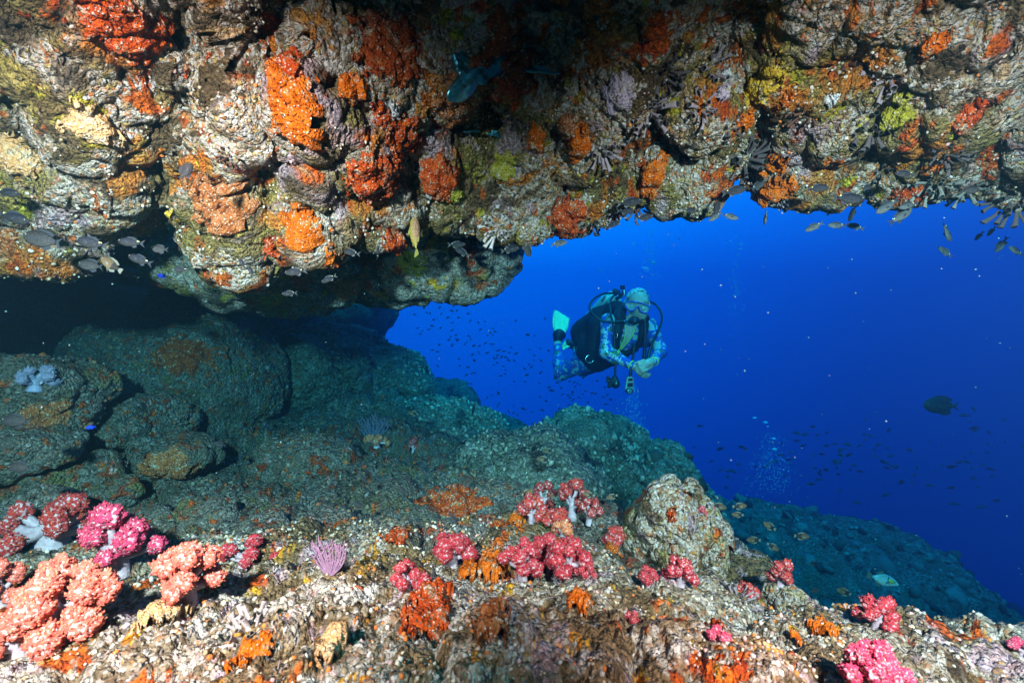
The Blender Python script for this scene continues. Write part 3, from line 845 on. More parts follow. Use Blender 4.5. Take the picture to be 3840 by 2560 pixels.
for lab, px, py, r, mat, kw in [
    ('glossy orange sponge cup, larger of the two behind the shelf edge', 1850, 2148, 58, S_ORANGE, dict(asp=1.2, thick=0.03, rag=0.3)),
    ('glossy orange sponge cup, smaller of the two behind the shelf edge', 1752, 2155, 44, S_ORANGE, dict(thick=0.022, rag=0.3)),
    ('red orange crust mixed with white rubble on the shelf', 1610, 2300, 105, S_RED, dict(asp=1.1, rag=0.9)),
    ('orange topped brown lump in the middle of the shelf', 1850, 2340, 75, S_DULL, dict(rag=0.9, thick=0.02)),
    ('small orange dab on dark rubble', 2172, 2255, 42, S_ORANGE, dict(asp=1.3, rag=0.9)),
    ('orange patch beside pale tube corals', 1000, 2420, 48, S_ORANGE, {}),
    ('bright orange patch low by the bottom edge', 935, 2475, 62, S_ORANGE, dict(asp=1.2)),
    ('orange and cream lump near the bottom edge', 1250, 2420, 66, S_PEACH, dict(asp=0.8, thick=0.02)),
    ('golden crust under the salmon soft coral', 610, 2310, 78, S_PEACH, dict(thick=0.016)),
    ('wide orange crust spread over the brown mound', 1690, 1890, 75, S_RED, dict(asp=2.0, ang=-8, rag=1.0, thick=0.008)),
    ('orange patch at the foot of the dark red coral thicket', 1935, 1950, 36, S_ORANGE, dict(rag=0.9, thick=0.008)),
    ('orange patch on the stone below the big round boulder', 640, 1760, 85, S_DULL, dict(asp=1.2, rag=0.9, thick=0.006)),
    ('red speckled patch behind the small red soft coral', 1495, 2005, 48, S_RED, dict(rag=1.0, thick=0.008)),
    ('rusty crust on the front of the big round boulder', 690, 1330, 90, S_DARK, dict(asp=1.5, rag=1.0, thick=0.005)),
    ('small orange dab below the pale upright rock', 2300, 2070, 34, S_ORANGE, dict(asp=1.3)),
    ('tiny red orange patch on the peak of the pale upright rock', 2520, 1935, 20, S_RED, {}),
    ('orange dab on the sloping shelf by the bottom corner', 3090, 2375, 42, S_ORANGE, dict(asp=1.4, rag=0.9)),
    ('small orange spot beside the magenta soft coral', 2990, 2405, 26, S_ORANGE, {}),
    ('pink crust on the sloping shelf', 2690, 2380, 32, S_RED, {}),
    ('orange crust on the rock with pale blue coral', 180, 1560, 60, S_DULL, dict(rag=0.9, thick=0.006))]:
    crust(lab, px, py, r, mat, group=G2, **kw)

# ---- trapped air: a silvery pool of exhaled gas under the roof
def air_pool(label, px, py, r, asp, ang=0.0):
    h = hit(px, py, ['overhang'])
    c, nrm, key, dist = h
    rad = r / F * c.y
    n, k = 72, 22
    th = np.linspace(0, 2 * np.pi, n, endpoint=False)
    rr = np.linspace(0, 1, k)[:, None]
    edge = 1 + 0.30 * np.cos(3 * th + 1.1) + 0.14 * np.cos(5 * th + 0.4) + 0.10 * np.cos(2 * th - 0.6) + 0.06 * np.cos(9 * th)
    view = c.normalized()
    up = Vector((0, 0, 1)); nn = (nrm * 0.5 - view * 0.5).normalized()
    ex = Vector((1, 0, 0)); ex = (ex - nn * ex.dot(nn)).normalized(); ez = nn.cross(ex)
    if ez.z < 0: ez = -ez
    ca, sa = math.cos(R(ang)), math.sin(R(ang))
    x = asp * rad * rr * edge * np.cos(th); z = rad * rr * edge * np.sin(th)
    x, z = x * ca - z * sa, x * sa + z * ca
    zero = np.zeros_like(x)
    bulge = rad * (0.22 * np.sqrt(np.clip(1 - rr ** 2.2, 0, 1)) + 0.035 * np.cos(4 * th) * rr + 0.02 * np.sin(11 * rr + 2 * th)) - 0.004
    v = x[..., None] * np.array(ex) + z[..., None] * np.array(ez) + (bulge + zero)[..., None] * np.array(nn)
    o = obj('air_pocket', mesh_np('air_pocket', v.reshape(-1, 3), grid_faces(k, n, True)), M_AIR, loc=c + nn * 0.045)
    tag(o, label, 'air pocket', 'pools of air trapped under the roof')
m = NT('trapped air surface')
M_AIR = m.done(m.ramp(m.noise(14, 3, 0.6), [(0.3, (0.02, 0.10, 0.14)), (0.55, (0.06, 0.22, 0.27)), (0.75, (0.22, 0.45, 0.50))]), 0.30, 0.4, m.bump(m.noise(26, 2, 0.5), 0.012), Metallic=0.85)
air_pool('silvery teal air pocket trapped under the dark roof', 1760, 268, 80, 1.35, 24)
air_pool('thin silvery sliver of air right of the large air pocket', 2030, 268, 14, 3.4, -8)
air_pool('small silvery sliver of air below the middle of the roof', 1845, 500, 12, 2.0, -20)
air_pool('tiny silvery sliver of air left of a black tube coral', 1760, 515, 10, 2.2, 4)

# ---------------------------------------------------------------- tube corals: bunches of open cups
def tube_mat(name, a, b, inner):
    m = NT(name)
    at = m.n('Attribute', attribute_name='inside').outputs['Fac']
    c = m.ramp(m.noise(70, 3, 0.6), [(0.35, a), (0.65, b)])
    c = m.mix(at, c, inner)
    return m.done(c, 0.75, 0.2, m.bump(m.noise(160, 2), 0.002))
T_LILAC = tube_mat('lilac cup coral', (0.30, 0.23, 0.27), (0.46, 0.38, 0.42), (0.03, 0.03, 0.03))
T_PALE = tube_mat('pale cup coral', (0.52, 0.44, 0.46), (0.70, 0.63, 0.62), (0.05, 0.05, 0.04))
T_DARK = tube_mat('dark cup coral', (0.07, 0.058, 0.066), (0.17, 0.145, 0.155), (0.006, 0.012, 0.008))
T_BROWN = tube_mat('brown cup coral', (0.12, 0.05, 0.035), (0.22, 0.10, 0.08), (0.012, 0.01, 0.008))
T_TEAL = tube_mat('grey cup coral', (0.20, 0.21, 0.20), (0.36, 0.37, 0.34), (0.02, 0.03, 0.03))

def tube_mesh(seed):
    r = random.Random(seed)
    seg = 10
    bend = np.array((r.uniform(-.25, .25), r.uniform(-.25, .25)))
    q0 = r.uniform(0.85, 1.15)
    prof = [(a, b * q0) for a, b in [(0.00, 0.11), (0.22, 0.095), (0.5, 0.10), (0.75, 0.125), (0.93, 0.16), (1.0, 0.162), (1.01, 0.13), (0.92, 0.11), (0.70, 0.08)]]
    th = np.linspace(0, 2 * np.pi, seg, endpoint=False)
    v, ins = [], []
    for k, (t, q) in enumerate(prof):
        ctr = bend * t * t
        w = 1 + 0.10 * np.cos(3 * th + seed)
        v.append(np.column_stack([ctr[0] + q * w * np.cos(th), ctr[1] + q * w * np.sin(th), np.full(seg, t)]))
        ins += [0.0 if k < 6 else 1.0] * seg
    n = len(prof) * seg
    f = grid_faces(len(prof), seg, True)
    me = mesh_np('tube', np.concatenate(v), f)
    a = me.attributes.new('inside', 'FLOAT', 'POINT'); a.data.foreach_set('value', np.array(ins, np.float32))
    return me
TUBES = {}
def tube_coral(label, px, py, r, mat, n=14, keys=None, flat=0.55, group='tube coral bunches', long=1.0):
    h = hit(px, py, keys)
    if h is None: return
    c, nrm, key, dist = h
    if mat.name not in TUBES:
        TUBES[mat.name] = []
        for k in range(4):
            me = tube_mesh(k + 1); me.materials.append(mat); TUBES[mat.name].append(me)
    rad = r / F * c.y
    root = empty('tube_coral', c - nrm * 0.006)
    tag(root, label, 'coral', group)
    rd = random.Random(int(px + 3 * py))
    axis = (nrm * 0.6 - c.normalized() * 0.55).normalized()
    a1 = axis.cross(Vector((0.3, 0.5, 0.8))).normalized(); a2 = axis.cross(a1)
    n = int(n * 1.5)
    for k in range(n):
        t = math.sqrt((k + 0.5) / n); ph = k * 2.39996 + rd.uniform(-.3, .3)
        side = (a1 * math.cos(ph) + a2 * math.sin(ph))
        d = (axis * (1.0 - flat * t * 0.9) + side * t * 1.05).normalized()
        o = obj('tube', rd.choice(TUBES[mat.name]), None, root)
        L = rad * rd.uniform(0.42, 0.78) * long
        o.location = side * rad * 0.62 * t - axis * rad * 0.10 * t
        o.rotation_mode = 'QUATERNION'
        o.rotation_quaternion = d.to_track_quat('Z', 'Y') @ Quaternion((0, 0, 1), rd.uniform(0, 6.28))
        wd = rd.uniform(0.85, 1.2)
        o.scale = (L * wd, L * wd, L)
    return root
for lab, px, py, r, mat, n in [
    ('grey lilac tube coral bunch on the middle of the roof', 2260, 560, 78, T_LILAC, 20),
    ('grey lilac tube corals beside the round lump of the roof', 2420, 430, 88, T_LILAC, 20),
    ('dark tube corals above the round lump of the roof', 2490, 280, 78, T_DARK, 16),
    ('tall lilac tube corals near the dark top of the roof', 2640, 250, 88, T_LILAC, 16),
    ('lilac tube corals under the white knob', 2620, 400, 66, T_LILAC, 14),
    ('brown tube coral bunch beside the long red streak', 3020, 430, 60, T_BROWN, 14),
    ('black grey tube coral fan on the roof above the fish', 3270, 460, 86, T_DARK, 20),
    ('brown tube corals in a dark hollow of the roof', 3190, 250, 90, T_BROWN, 18),
    ('blurred lilac tube corals beside the dark hollow', 3350, 300, 86, T_LILAC, 16),
    ('tiny tube coral tuft beside the tall orange sponge', 1265, 615, 36, T_LILAC, 9),
    ('dark brown tube coral tuft below the white speckled lump', 860, 600, 46, T_BROWN, 12),
    ('black tube coral in shadow under the air pocket', 1935, 450, 52, T_DARK, 13),
    ('pale tube coral bunch hanging from the lip by the hanging rock', 1855, 850, 66, T_PALE, 18),
    ('black tube coral tuft at the lip beside the red sponge', 2235, 830, 56, T_DARK, 14),
    ('pale lilac tube corals at the lip behind the fish', 2295, 800, 44, T_LILAC, 10),
    ('black tube corals under the lip near the largest fish', 2390, 790, 54, T_DARK, 13),
    ('large dark tube coral hollow left of the hanging orange sponge', 2790, 600, 84, T_DARK, 18),
    ('lilac tube corals at the tip of the hanging orange sponge', 2930, 740, 44, T_LILAC, 12),
    ('dark tube corals on the lower roof between two fish', 3320, 620, 66, T_DARK, 14),
    ('grey tube corals fringing the far part of the lip', 3500, 690, 72, T_TEAL, 16),
    ('grey tube corals hanging lowest near the frame side', 3620, 720, 66, T_TEAL, 15),
    ('dark tube coral clump cut by the frame side', 3800, 760, 84, T_DARK, 16),
    ('dark tube corals above the grey fringe', 3560, 580, 66, T_DARK, 14),
    ('small dark tube corals beside the small orange dab', 2750, 470, 50, T_DARK, 12)]:
    tube_coral(lab, px, py, r, mat, n, ['overhang'])
tube_coral('small dark tube coral hanging under the teal hanging rock', 1760, 1050, 30, T_DARK, 9)
tube_coral('tiny dark tube coral at the corner of the teal hanging rock', 1885, 1010, 24, T_DARK, 8)
for lab, px, py, r, mat, n in [
    ('pale lilac tube corals lying on the front shelf', 920, 2370, 95, T_PALE, 16),
    ('lilac tube coral bunch on top of the right shelf ridge', 2790, 2245, 62, T_LILAC, 13),
    ('small grey tube corals in front of the crimson coral clumps', 2110, 2185, 46, T_LILAC, 12),
    ('tiny lilac tube corals left of the purple sea whip', 1030, 2150, 34, T_PALE, 8),
    ('pale tube coral tuft below the crimson coral clump', 1940, 2190, 40, T_LILAC, 9),
    ('pale tube corals in the bottom rubble', 1060, 2530, 46, T_PALE, 9)]:
    tube_coral(lab, px, py, r, mat, n, None, group='tube corals on the shelf')

# ---------------------------------------------------------------- soft corals: pale stalk, branches, lobes covered with polyps
def coral_mat(name, a, b, tip):
    m = NT(name)
    at = m.n('Attribute', attribute_name='rnd').outputs['Fac']
    c = m.ramp(at, [(0.0, tuple(x * 0.6 for x in a)), (0.35, a), (0.75, b), (0.955, b), (0.965, tip), (1.0, tip)])
    return m.done(c, 0.6, 0.3, m.bump(m.noise(300, 2), 0.002), Subsurface_Weight=0.15, Subsurface_Radius=(0.02, 0.008, 0.006), Subsurface_Scale=0.3)
C_SALMON = coral_mat('salmon polyps', (0.58, 0.10, 0.07), (0.66, 0.20, 0.11), (0.74, 0.50, 0.38))
C_CRIMSON = coral_mat('crimson polyps', (0.34, 0.018, 0.035), (0.46, 0.045, 0.04), (0.66, 0.36, 0.26))
C_MAGENTA = coral_mat('magenta polyps', (0.46, 0.03, 0.10), (0.56, 0.07, 0.11), (0.72, 0.46, 0.40))
C_RED = coral_mat('dark red polyps', (0.34, 0.025, 0.025), (0.44, 0.08, 0.03), (0.64, 0.46, 0.42))
C_BLUE = coral_mat('bluish lilac polyps', (0.20, 0.20, 0.32), (0.28, 0.28, 0.40), (0.42, 0.42, 0.50))
C_RUST = coral_mat('rusty polyps', (0.48, 0.14, 0.06), (0.60, 0.28, 0.12), (0.78, 0.70, 0.62))
m = NT('pale coral flesh')
M_STALK = m.done(m.ramp(m.noise(60, 3), [(0.3, (0.34, 0.25, 0.32)), (0.7, (0.46, 0.39, 0.44))]), 0.5, 0.35, m.bump(m.noise(120, 2), 0.002),
                 Subsurface_Weight=0.2, Subsurface_Radius=(0.03, 0.02, 0.02), Subsurface_Scale=0.3)

OCT_V = np.array([(1, 0, 0), (-1, 0, 0), (0, 1, 0), (0, -1, 0), (0, 0, 1), (0, 0, -1)], np.float32)
OCT_F = np.array([(0, 2, 4), (2, 1, 4), (1, 3, 4), (3, 0, 4), (2, 0, 5), (1, 2, 5), (3, 1, 5), (0, 3, 5)], np.int32)
FLESH = {}
def flesh_mat(name, pale, tip):
    m = NT(name)
    at = m.n('Attribute', attribute_name='rnd').outputs['Fac']
    w = m.math('ADD', at, m.math('MULTIPLY', m.math('SUBTRACT', m.noise(220, 3, 0.7), 0.5), 0.9))
    return m.done(m.ramp(w, [(0.10, pale), (0.32, tip), (0.8, tuple(min(x * 1.25, 1) for x in tip))]), 0.65, 0.25, m.bump(m.noise(260, 3, 0.7), 0.004),
                  Subsurface_Weight=0.12, Subsurface_Radius=(0.02, 0.01, 0.01), Subsurface_Scale=0.3)
for _m, _c, _t in ((C_SALMON, (0.62, 0.44, 0.42), (0.58, 0.11, 0.075)), (C_CRIMSON, (0.50, 0.34, 0.38), (0.36, 0.022, 0.035)), (C_MAGENTA, (0.56, 0.38, 0.44), (0.48, 0.035, 0.10)),
                   (C_RED, (0.52, 0.40, 0.44), (0.36, 0.03, 0.028)), (C_BLUE, (0.26, 0.26, 0.38), (0.22, 0.22, 0.34)), (C_RUST, (0.50, 0.40, 0.36), (0.46, 0.14, 0.06))):
    FLESH[_m.name] = flesh_mat('flesh of ' + _m.name, _c, _t)
M_BLUEST = plain('bluish coral stalk', (0.22, 0.24, 0.36), 0.6, 0.3, var=0.3)
def soft_coral(label, px, py, hpx, wpx, mat, seed, lobes=7, lean=0.0, keys=None, detail=1.0, group='soft corals'):
    """px, py: foot of the stalk in the photo"""
    h = hit(px, py, keys)
    if h is None: return
    c, nrm, key, dist = h
    H = hpx / F * c.y; W = wpx / F * c.y
    rd = random.Random(seed); g = np.random.default_rng(seed)
    root = empty('soft_coral', c - Vector((0, 0, 0.008)))
    tag(root, label, 'coral', group)
    up = Vector((lean, -0.20, 1.0)).normalized()
    lobes = int(lobes * 1.6)
    # lobes spread over a bush outline
    cen = []
    for k in range(lobes):
        t = (k + 0.5) / lobes
        z = 0.34 + 0.62 * t if lobes > 1 else 0.6
        half = 0.5 * (1 - 0.55 * max(0.0, (z - 0.42)) / 0.58)
        ph = k * 2.39996 + rd.uniform(-.5, .5)
        x = half * math.cos(ph) * rd.uniform(0.6, 1.25); y = half * math.sin(ph) * 0.8; z += rd.uniform(-.10, .10)
        cen.append(np.array((x * W, y * W - 0.02 * W, z * H)) + np.array(up) * 0 + np.array((lean * z * H, 0, 0)))
    lobes0 = lobes
    r0 = 0.5 * min(W, H * 1.1) * (0.58 if lobes <= 5 else 0.44 if lobes <= 10 else 0.36)
    mb = MB()
    top = np.array((lean * H * 0.5, -0.05 * H, 0.55 * H))
    tube(mb, catmull([(0, 0, -0.03 * H), (0.01 * W, 0, 0.18 * H), top * 0.7, top], 9), [0.19 * W, 0.15 * W, 0.13 * W, 0.09 * W], 10)
    for q in cen:
        a = top * rd.uniform(0.35, 0.95)
        tube(mb, catmull([a, 0.5 * (a + q) + np.array((0, 0, -0.05 * H)), q], 6), [0.085 * W, 0.06 * W, 0.05 * W], 7)
    obj('stalk', mb.mesh('stalk'), M_BLUEST if mat is C_BLUE else M_STALK, root)
    for q in cen:
        rl = r0 * rd.uniform(0.85, 1.25)
        st = np.array((rd.uniform(0.85, 1.2), rd.uniform(0.8, 1.1), rd.uniform(0.8, 1.15)))
        v, f = ico(3 if detail < 0.75 else 4 if detail < 1.35 else 5)
        def shape(e):
            f1_, f2_ = cell(e * 4.2 + seed * 0.37 + q * 9, seed)
            bump = np.clip(1 - f1_ * 1.25, 0, 1)
            return (1 + 0.28 * fbm(e * 2.1 + seed, seed, 2) + 0.20 * bump), bump
        dsp, tip_ = shape(v)
        me = mesh_np('lobe', v * dsp[:, None] * rl * 0.84 * st, f)
        a = me.attributes.new('rnd', 'FLOAT', 'POINT'); a.data.foreach_set('value', np.clip(tip_ * 1.3 + g.normal(0, .12, len(v)) - 0.06, 0, 1).astype(np.float32))
        lo = obj('lobe', me, FLESH[mat.name], root, loc=Vector(q))
        # polyps bristling over the lobe
        n = int(max(60, 170 * detail))
        d = g.normal(size=(n, 3)); d /= np.linalg.norm(d, axis=1)[:, None]
        ds, tp = shape(d)
        sel = (tp + g.normal(0, .14, n)) > 0.18
        d, ds = d[sel], ds[sel]; n = len(d)
        rr = rl * 0.085 / math.sqrt(max(detail, 0.6)) * g.uniform(0.5, 1.4, n)
        ctr = d * (ds * rl * 0.84)[:, None] * st + d * (rr * 0.6)[:, None]
        V = (OCT_V[None] * (1 + 0.5 * g.random((n, 6, 1))) * rr[:, None, None] + d[:, None] * (rr[:, None, None] * (OCT_V @ np.array((0.3, 0.2, 0.9)))[None, :, None]) + ctr[:, None]).reshape(-1, 3)
        me = mesh_np('polyps', V, (OCT_F[None] + (np.arange(n) * 6)[:, None, None]).reshape(-1, 3))
        a = me.attributes.new('rnd', 'FLOAT', 'POINT'); a.data.foreach_set('value', np.repeat(g.random(n), 6).astype(np.float32))
        po = obj('polyps', me, mat, lo); po['kind'] = 'stuff'
    return root
for k, (lab, px, py, hh, ww, mat, lobes, det) in enumerate([
    ('large blurred salmon soft coral filling the bottom corner', 235, 2410, 280, 300, C_SALMON, 10, 1.6),
    ('second salmon soft coral lower in the corner', 70, 2450, 150, 190, C_SALMON, 6, 1.4),
    ('salmon soft coral cut off by the frame edge', 5, 2260, 160, 130, C_SALMON, 4, 1.2),
    ('salmon soft coral standing between the corner and the red one', 700, 2260, 220, 210, C_SALMON, 7, 1.3),
    ('magenta soft coral with a thick pale stalk', 440, 2140, 230, 220, C_MAGENTA, 7, 1.2),
    ('wide red and white soft coral behind the magenta one', 190, 2040, 160, 330, C_RED, 9, 1.1),
    ('small bright red soft coral leaning on a stone', 925, 2110, 95, 170, C_CRIMSON, 6, 0.9),
    ('crimson soft coral standing alone behind the orange cups', 1695, 2110, 115, 130, C_CRIMSON, 7, 1.0),
    ('round crimson soft coral by the purple sea whip', 1530, 2205, 100, 105, C_CRIMSON, 5, 1.0),
    ('crimson soft coral, leftmost of the front clump', 1955, 2165, 130, 130, C_CRIMSON, 8, 0.9),
    ('crimson soft coral in the middle of the front clump', 2040, 2110, 95, 110, C_CRIMSON, 6, 0.9),
    ('crimson soft coral, rightmost and tallest of the front clump', 2120, 2165, 145, 150, C_CRIMSON, 9, 0.9),
    ('tiny crimson soft coral trailing right of the front clump', 2195, 2165, 55, 60, C_CRIMSON, 4, 0.6),
    ('dark red soft coral at the left of the back thicket', 1995, 1965, 105, 100, C_RED, 6, 0.7),
    ('dark red soft coral rising over the left of the thicket', 2040, 1925, 125, 85, C_RED, 6, 0.7),
    ('tallest dark red soft coral of the back thicket', 2145, 1935, 140, 95, C_RED, 8, 0.7),
    ('dark red soft coral on a white stalk right of the thicket', 2210, 1955, 105, 80, C_RED, 5, 0.7),
    ('low dark red soft coral in front of the thicket', 2085, 1990, 85, 105, C_RED, 6, 0.7),
    ('rusty soft coral low between the thicket and the grey rock', 2110, 2010, 70, 70, C_RUST, 4, 0.6),
    ('red soft coral on pale stalks behind the shelf edge', 2305, 2062, 90, 70, C_RED, 6, 0.7),
    ('round crimson soft coral below the pale upright rock', 2432, 2195, 85, 68, C_CRIMSON, 5, 0.8),
    ('forked crimson soft coral beneath the pale upright rock', 2550, 2192, 110, 100, C_CRIMSON, 7, 0.8),
    ('tiny red soft coral on the shoulder of the pale upright rock', 2632, 1925, 30, 30, C_CRIMSON, 3, 0.5),
    ('thin red soft coral on the ridge behind lilac tubes', 2925, 2190, 90, 75, C_RED, 6, 0.7),
    ('small red soft coral beside the lilac tubes on the ridge', 2810, 2245, 65, 75, C_RED, 5, 0.7),
    ('pointed rosy soft coral standing on the shelf edge', 3290, 2350, 115, 125, C_CRIMSON, 7, 0.9),
    ('big magenta soft coral at the bottom edge', 3280, 2590, 170, 180, C_MAGENTA, 9, 1.4),
    ('rosy soft coral cut off by the frame side', 3835, 2460, 70, 90, C_MAGENTA, 4, 1.0),
    ('pale blue feathery soft coral on the shaded boulder', 130, 1455, 85, 140, C_BLUE, 8, 0.6),
    ('small rusty soft coral at the top of the slope', 1412, 1672, 48, 75, C_RUST, 5, 0.5),
    ('small dark red soft coral at the top of the slope', 1549, 1690, 50, 35, C_RED, 3, 0.5),
    ('tiny rosy soft coral among front rubble', 2370, 2330, 45, 45, C_CRIMSON, 3, 0.8),
    ('tiny pink soft coral low on the front slope', 2690, 2400, 55, 60, C_MAGENTA, 3, 0.8)]):
    soft_coral(lab, px, py, hh, ww, mat, 100 + k, lobes, detail=det)

# ---- gorgonians
def sea_fan(label, name, px, py, hpx, spread, mat, seed, n, rad, curve=0.0):
    h = hit(px, py)
    c = h[0]; H = hpx / F * c.y
    rd = random.Random(seed)
    root = empty(name, c - Vector((0, 0, 0.006))); tag(root, label, 'coral')
    for k in range(n):
        t = (k + 0.5) / n * 2 - 1
        a0 = R(spread) * t
        L = H * rd.uniform(0.75, 1.05)
        pts = []
        p = np.array((0.0, 0, 0)); a = a0 * 0.9 + rd.uniform(-.05, .05)
        for s in range(9):
            pts.append(p.copy())
            a = a * (0.96 if curve == 0 else 0.86)
            p = p + np.array((math.sin(a + curve * (0.3 - s / 9)), rd.uniform(-.10, .10), math.cos(a))) * L / 8
        mb = MB(); tube(mb, catmull(pts, 16), [rad * 1.3, rad, rad * 0.8], 6)
        br = obj('branch', mb.mesh('branch'), mat, root)
        for s in range(2, 8):
            if rd.random() < 0.75:
                q = pts[s]; sd = rd.choice((-1, 1))
                b = [q, q + np.array((sd * 0.08, 0.02, 0.07)) * L, q + np.array((sd * 0.11, 0.02, 0.24 * rd.uniform(.6, 1.1))) * L]
                mb = MB(); tube(mb, catmull(b, 7), [rad * 0.9, rad * 0.7], 5)
                obj('twig', mb.mesh('twig'), mat, br)
M_WHIP = plain('purple gorgonian', (0.24, 0.13, 0.21), 0.7, 0.2, var=0.3, scale=80)
M_FAN = plain('dark blue gorgonian', (0.10, 0.10, 0.16), 0.8, 0.2, var=0.3, scale=80)
sea_fan('purple sea whip with curved upright branches on the shelf edge', 'sea_whip', 1235, 2150, 130, 80, M_WHIP, 3, 13, 0.0019, 0.55)
sea_fan('dark bluish sea fan in the shade at the top of the slope', 'sea_fan', 1400, 1655, 105, 60, M_FAN, 4, 14, 0.003)

# ---------------------------------------------------------------- small growths too many to count: nodules, rubble, coral tufts
def nodule_mat(name):
    m = NT(name)
    at = m.n('Attribute', attribute_name='growth').outputs['Color']
    return m.done(at, 0.8, 0.2, m.bump(m.noise(220, 2, 0.6), 0.003))
M_NOD = nodule_mat('nodule crust')
def scatter(name, label, key, n, pick, sizes, colours, seed, stretch=(0.7, 1.5), sink=0.35, lift=0.0, up=0.0):
    v, nr, f = arrays(key)
    g = np.random.default_rng(seed)
    ids = np.nonzero(pick(v, nr))[0]
    if len(ids) == 0: return
    # even cover: weight each vertex by its area, about the square of its distance
    wgt = (v[ids] ** 2).sum(1); clump = np.clip(0.35 + fbm(v[ids] * 9, seed, 3), 0.02, None); wgt = np.minimum(wgt, 12) ** 0.8 * clump; wgt /= wgt.sum()
    ids = g.choice(ids, n, p=wgt)
    u, fa = ico(1)
    k = len(u)
    s = np.exp(g.uniform(math.log(sizes[0]), math.log(sizes[1]), n))
    s *= 0.55 + 0.45 * np.clip(np.linalg.norm(v[ids], axis=1), 0.8, 5.0)
    q = g.normal(size=(n, 4)); q /= np.linalg.norm(q, axis=1)[:, None]
    a, b, c, d = q.T
    rot = np.stack([np.stack([1 - 2 * (c * c + d * d), 2 * (b * c - a * d), 2 * (b * d + a * c)], -1),
                    np.stack([2 * (b * c + a * d), 1 - 2 * (b * b + d * d), 2 * (c * d - a * b)], -1),
                    np.stack([2 * (b * d - a * c), 2 * (c * d + a * b), 1 - 2 * (b * b + c * c)], -1)], 1)
    sc = g.uniform(stretch[0], stretch[1], (n, 1, 3)) * s[:, None, None]
    loc = (u[None] * (1 + g.uniform(-.28, .28, (n, k, 1)))) * sc
    loc = np.einsum('nij,nkj->nki', rot, loc)
    nn = nr[ids]
    pos = v[ids] + nn * (s * (lift - sink * 0.3))[:, None]
    V = (loc + pos[:, None]).reshape(-1, 3)
    Fc = (fa[None] + (np.arange(n) * k)[:, None, None]).reshape(-1, 3)
    me = mesh_np(name, V, Fc)
    pal = np.array(colours); cc = pal[g.integers(0, len(pal), n)] * g.uniform(0.7, 1.25, (n, 1))
    G = np.ones((n, k, 4), np.float32); G[..., :3] = np.clip(cc, 0, 0.8)[:, None]
    set_growth(me, G.reshape(-1, 4))
    o = obj(name, me, M_NOD); tag(o, label, None, None, 'stuff')
WH = (0.50, 0.46, 0.41); CR = (0.52, 0.44, 0.32); TN = (0.30, 0.22, 0.13); OR = (0.56, 0.17, 0.04); PK = (0.50, 0.30, 0.28); GY = (0.42, 0.40, 0.38)
scatter('crust_nodules', 'pale granular growths covering the cave roof', 'overhang', 14000,
        lambda v, n: (v[:, 1] > 0.5) & (v[:, 1] < 2.2) & (np.abs(v[:, 0]) < 2.2 * v[:, 1]) & (v[:, 2] < 1.0), (0.0011, 0.0038), [WH, WH, CR, GY, TN, PK, CR, OR, WH], 7)
scatter('shell_rubble', 'pale shell and coral rubble strewn over the front shelf', 'floor', 7000,
        lambda v, n: (v[:, 1] > 0.5) & (v[:, 1] < 1.45) & (np.abs(v[:, 0]) < 1.5 * v[:, 1]), (0.0010, 0.0048), [WH, CR, CR, TN, GY, PK, WH, TN, (0.2, .14, .09), OR], 8)
scatter('slope_rubble', 'small brown rubble and growths on the silty slope', 'floor', 5000,
        lambda v, n: (v[:, 1] > 1.4) & (v[:, 1] < 3.4) & (np.abs(v[:, 0]) < 1.3 * v[:, 1]), (0.0016, 0.0066), [(0.16, .14, .10), (.11, .095, .07), (.20, .18, .14), (.34, .09, .03), (.09, .08, .06), (.30, .11, .04)], 9)
for i, (key, n) in enumerate([('teal mound overgrown with bushy coral in the middle of the reef', 2700), ('sunlit rounded mound with a flat top below the diver', 1800),
        ('long dark teal rock ridge stepping down to the right', 2000), ('knob shaped rock top standing right of the sunlit mound', 500), ('low ridge of teal rock running down to the open water', 1700),
        ('steep dark boulder overhanging the slope beside open water', 1200), ('dark dome shaped boulder with a rough top at the cave mouth', 1200), ('wide blue coral slope falling away to the right', 4200),
        ('bluish rock with a sunlit crest behind the big round boulder', 800), ('tall shadowed reef wall ending in a sheer edge against open water', 900)]):
    scatter('coral_tufts', ['bushy', 'low', 'stubby', 'dense', 'short', 'rough', 'tangled', 'patchy', 'crusty', 'shaggy'][i] + ' coral growth over the ' + ' '.join(key.split()[:6]), key, n,
            lambda v, n: (n[:, 2] > -0.3), (0.0016, 0.0062), [(.20, .20, .16), (.12, .125, .095), (.25, .24, .20), (.16, .16, .125), (.08, .08, .06), (.32, .31, .26)], 20 + i, (0.25, 2.4), lift=0.3)

scatter('coral_heads', 'rounded coral heads dotted over the blue slope', 'wide blue coral slope falling away to the right', 1500,
        lambda v, n: (n[:, 2] > -0.2), (0.006, 0.022), [(.10, .10, .085), (.06, .065, .05), (.14, .135, .11), (.17, .165, .14), (.04, .04, .03)], 41, (0.3, 2.2), lift=0.1)
scatter('coral_heads', 'rounded coral heads dotted over the dark teal ridge', 'long dark teal rock ridge stepping down to the right', 500,
        lambda v, n: (n[:, 2] > -0.2), (0.005, 0.016), [(.10, .10, .085), (.06, .065, .05), (.14, .135, .11), (.04, .04, .03)], 42, (0.3, 2.2), lift=0.1)

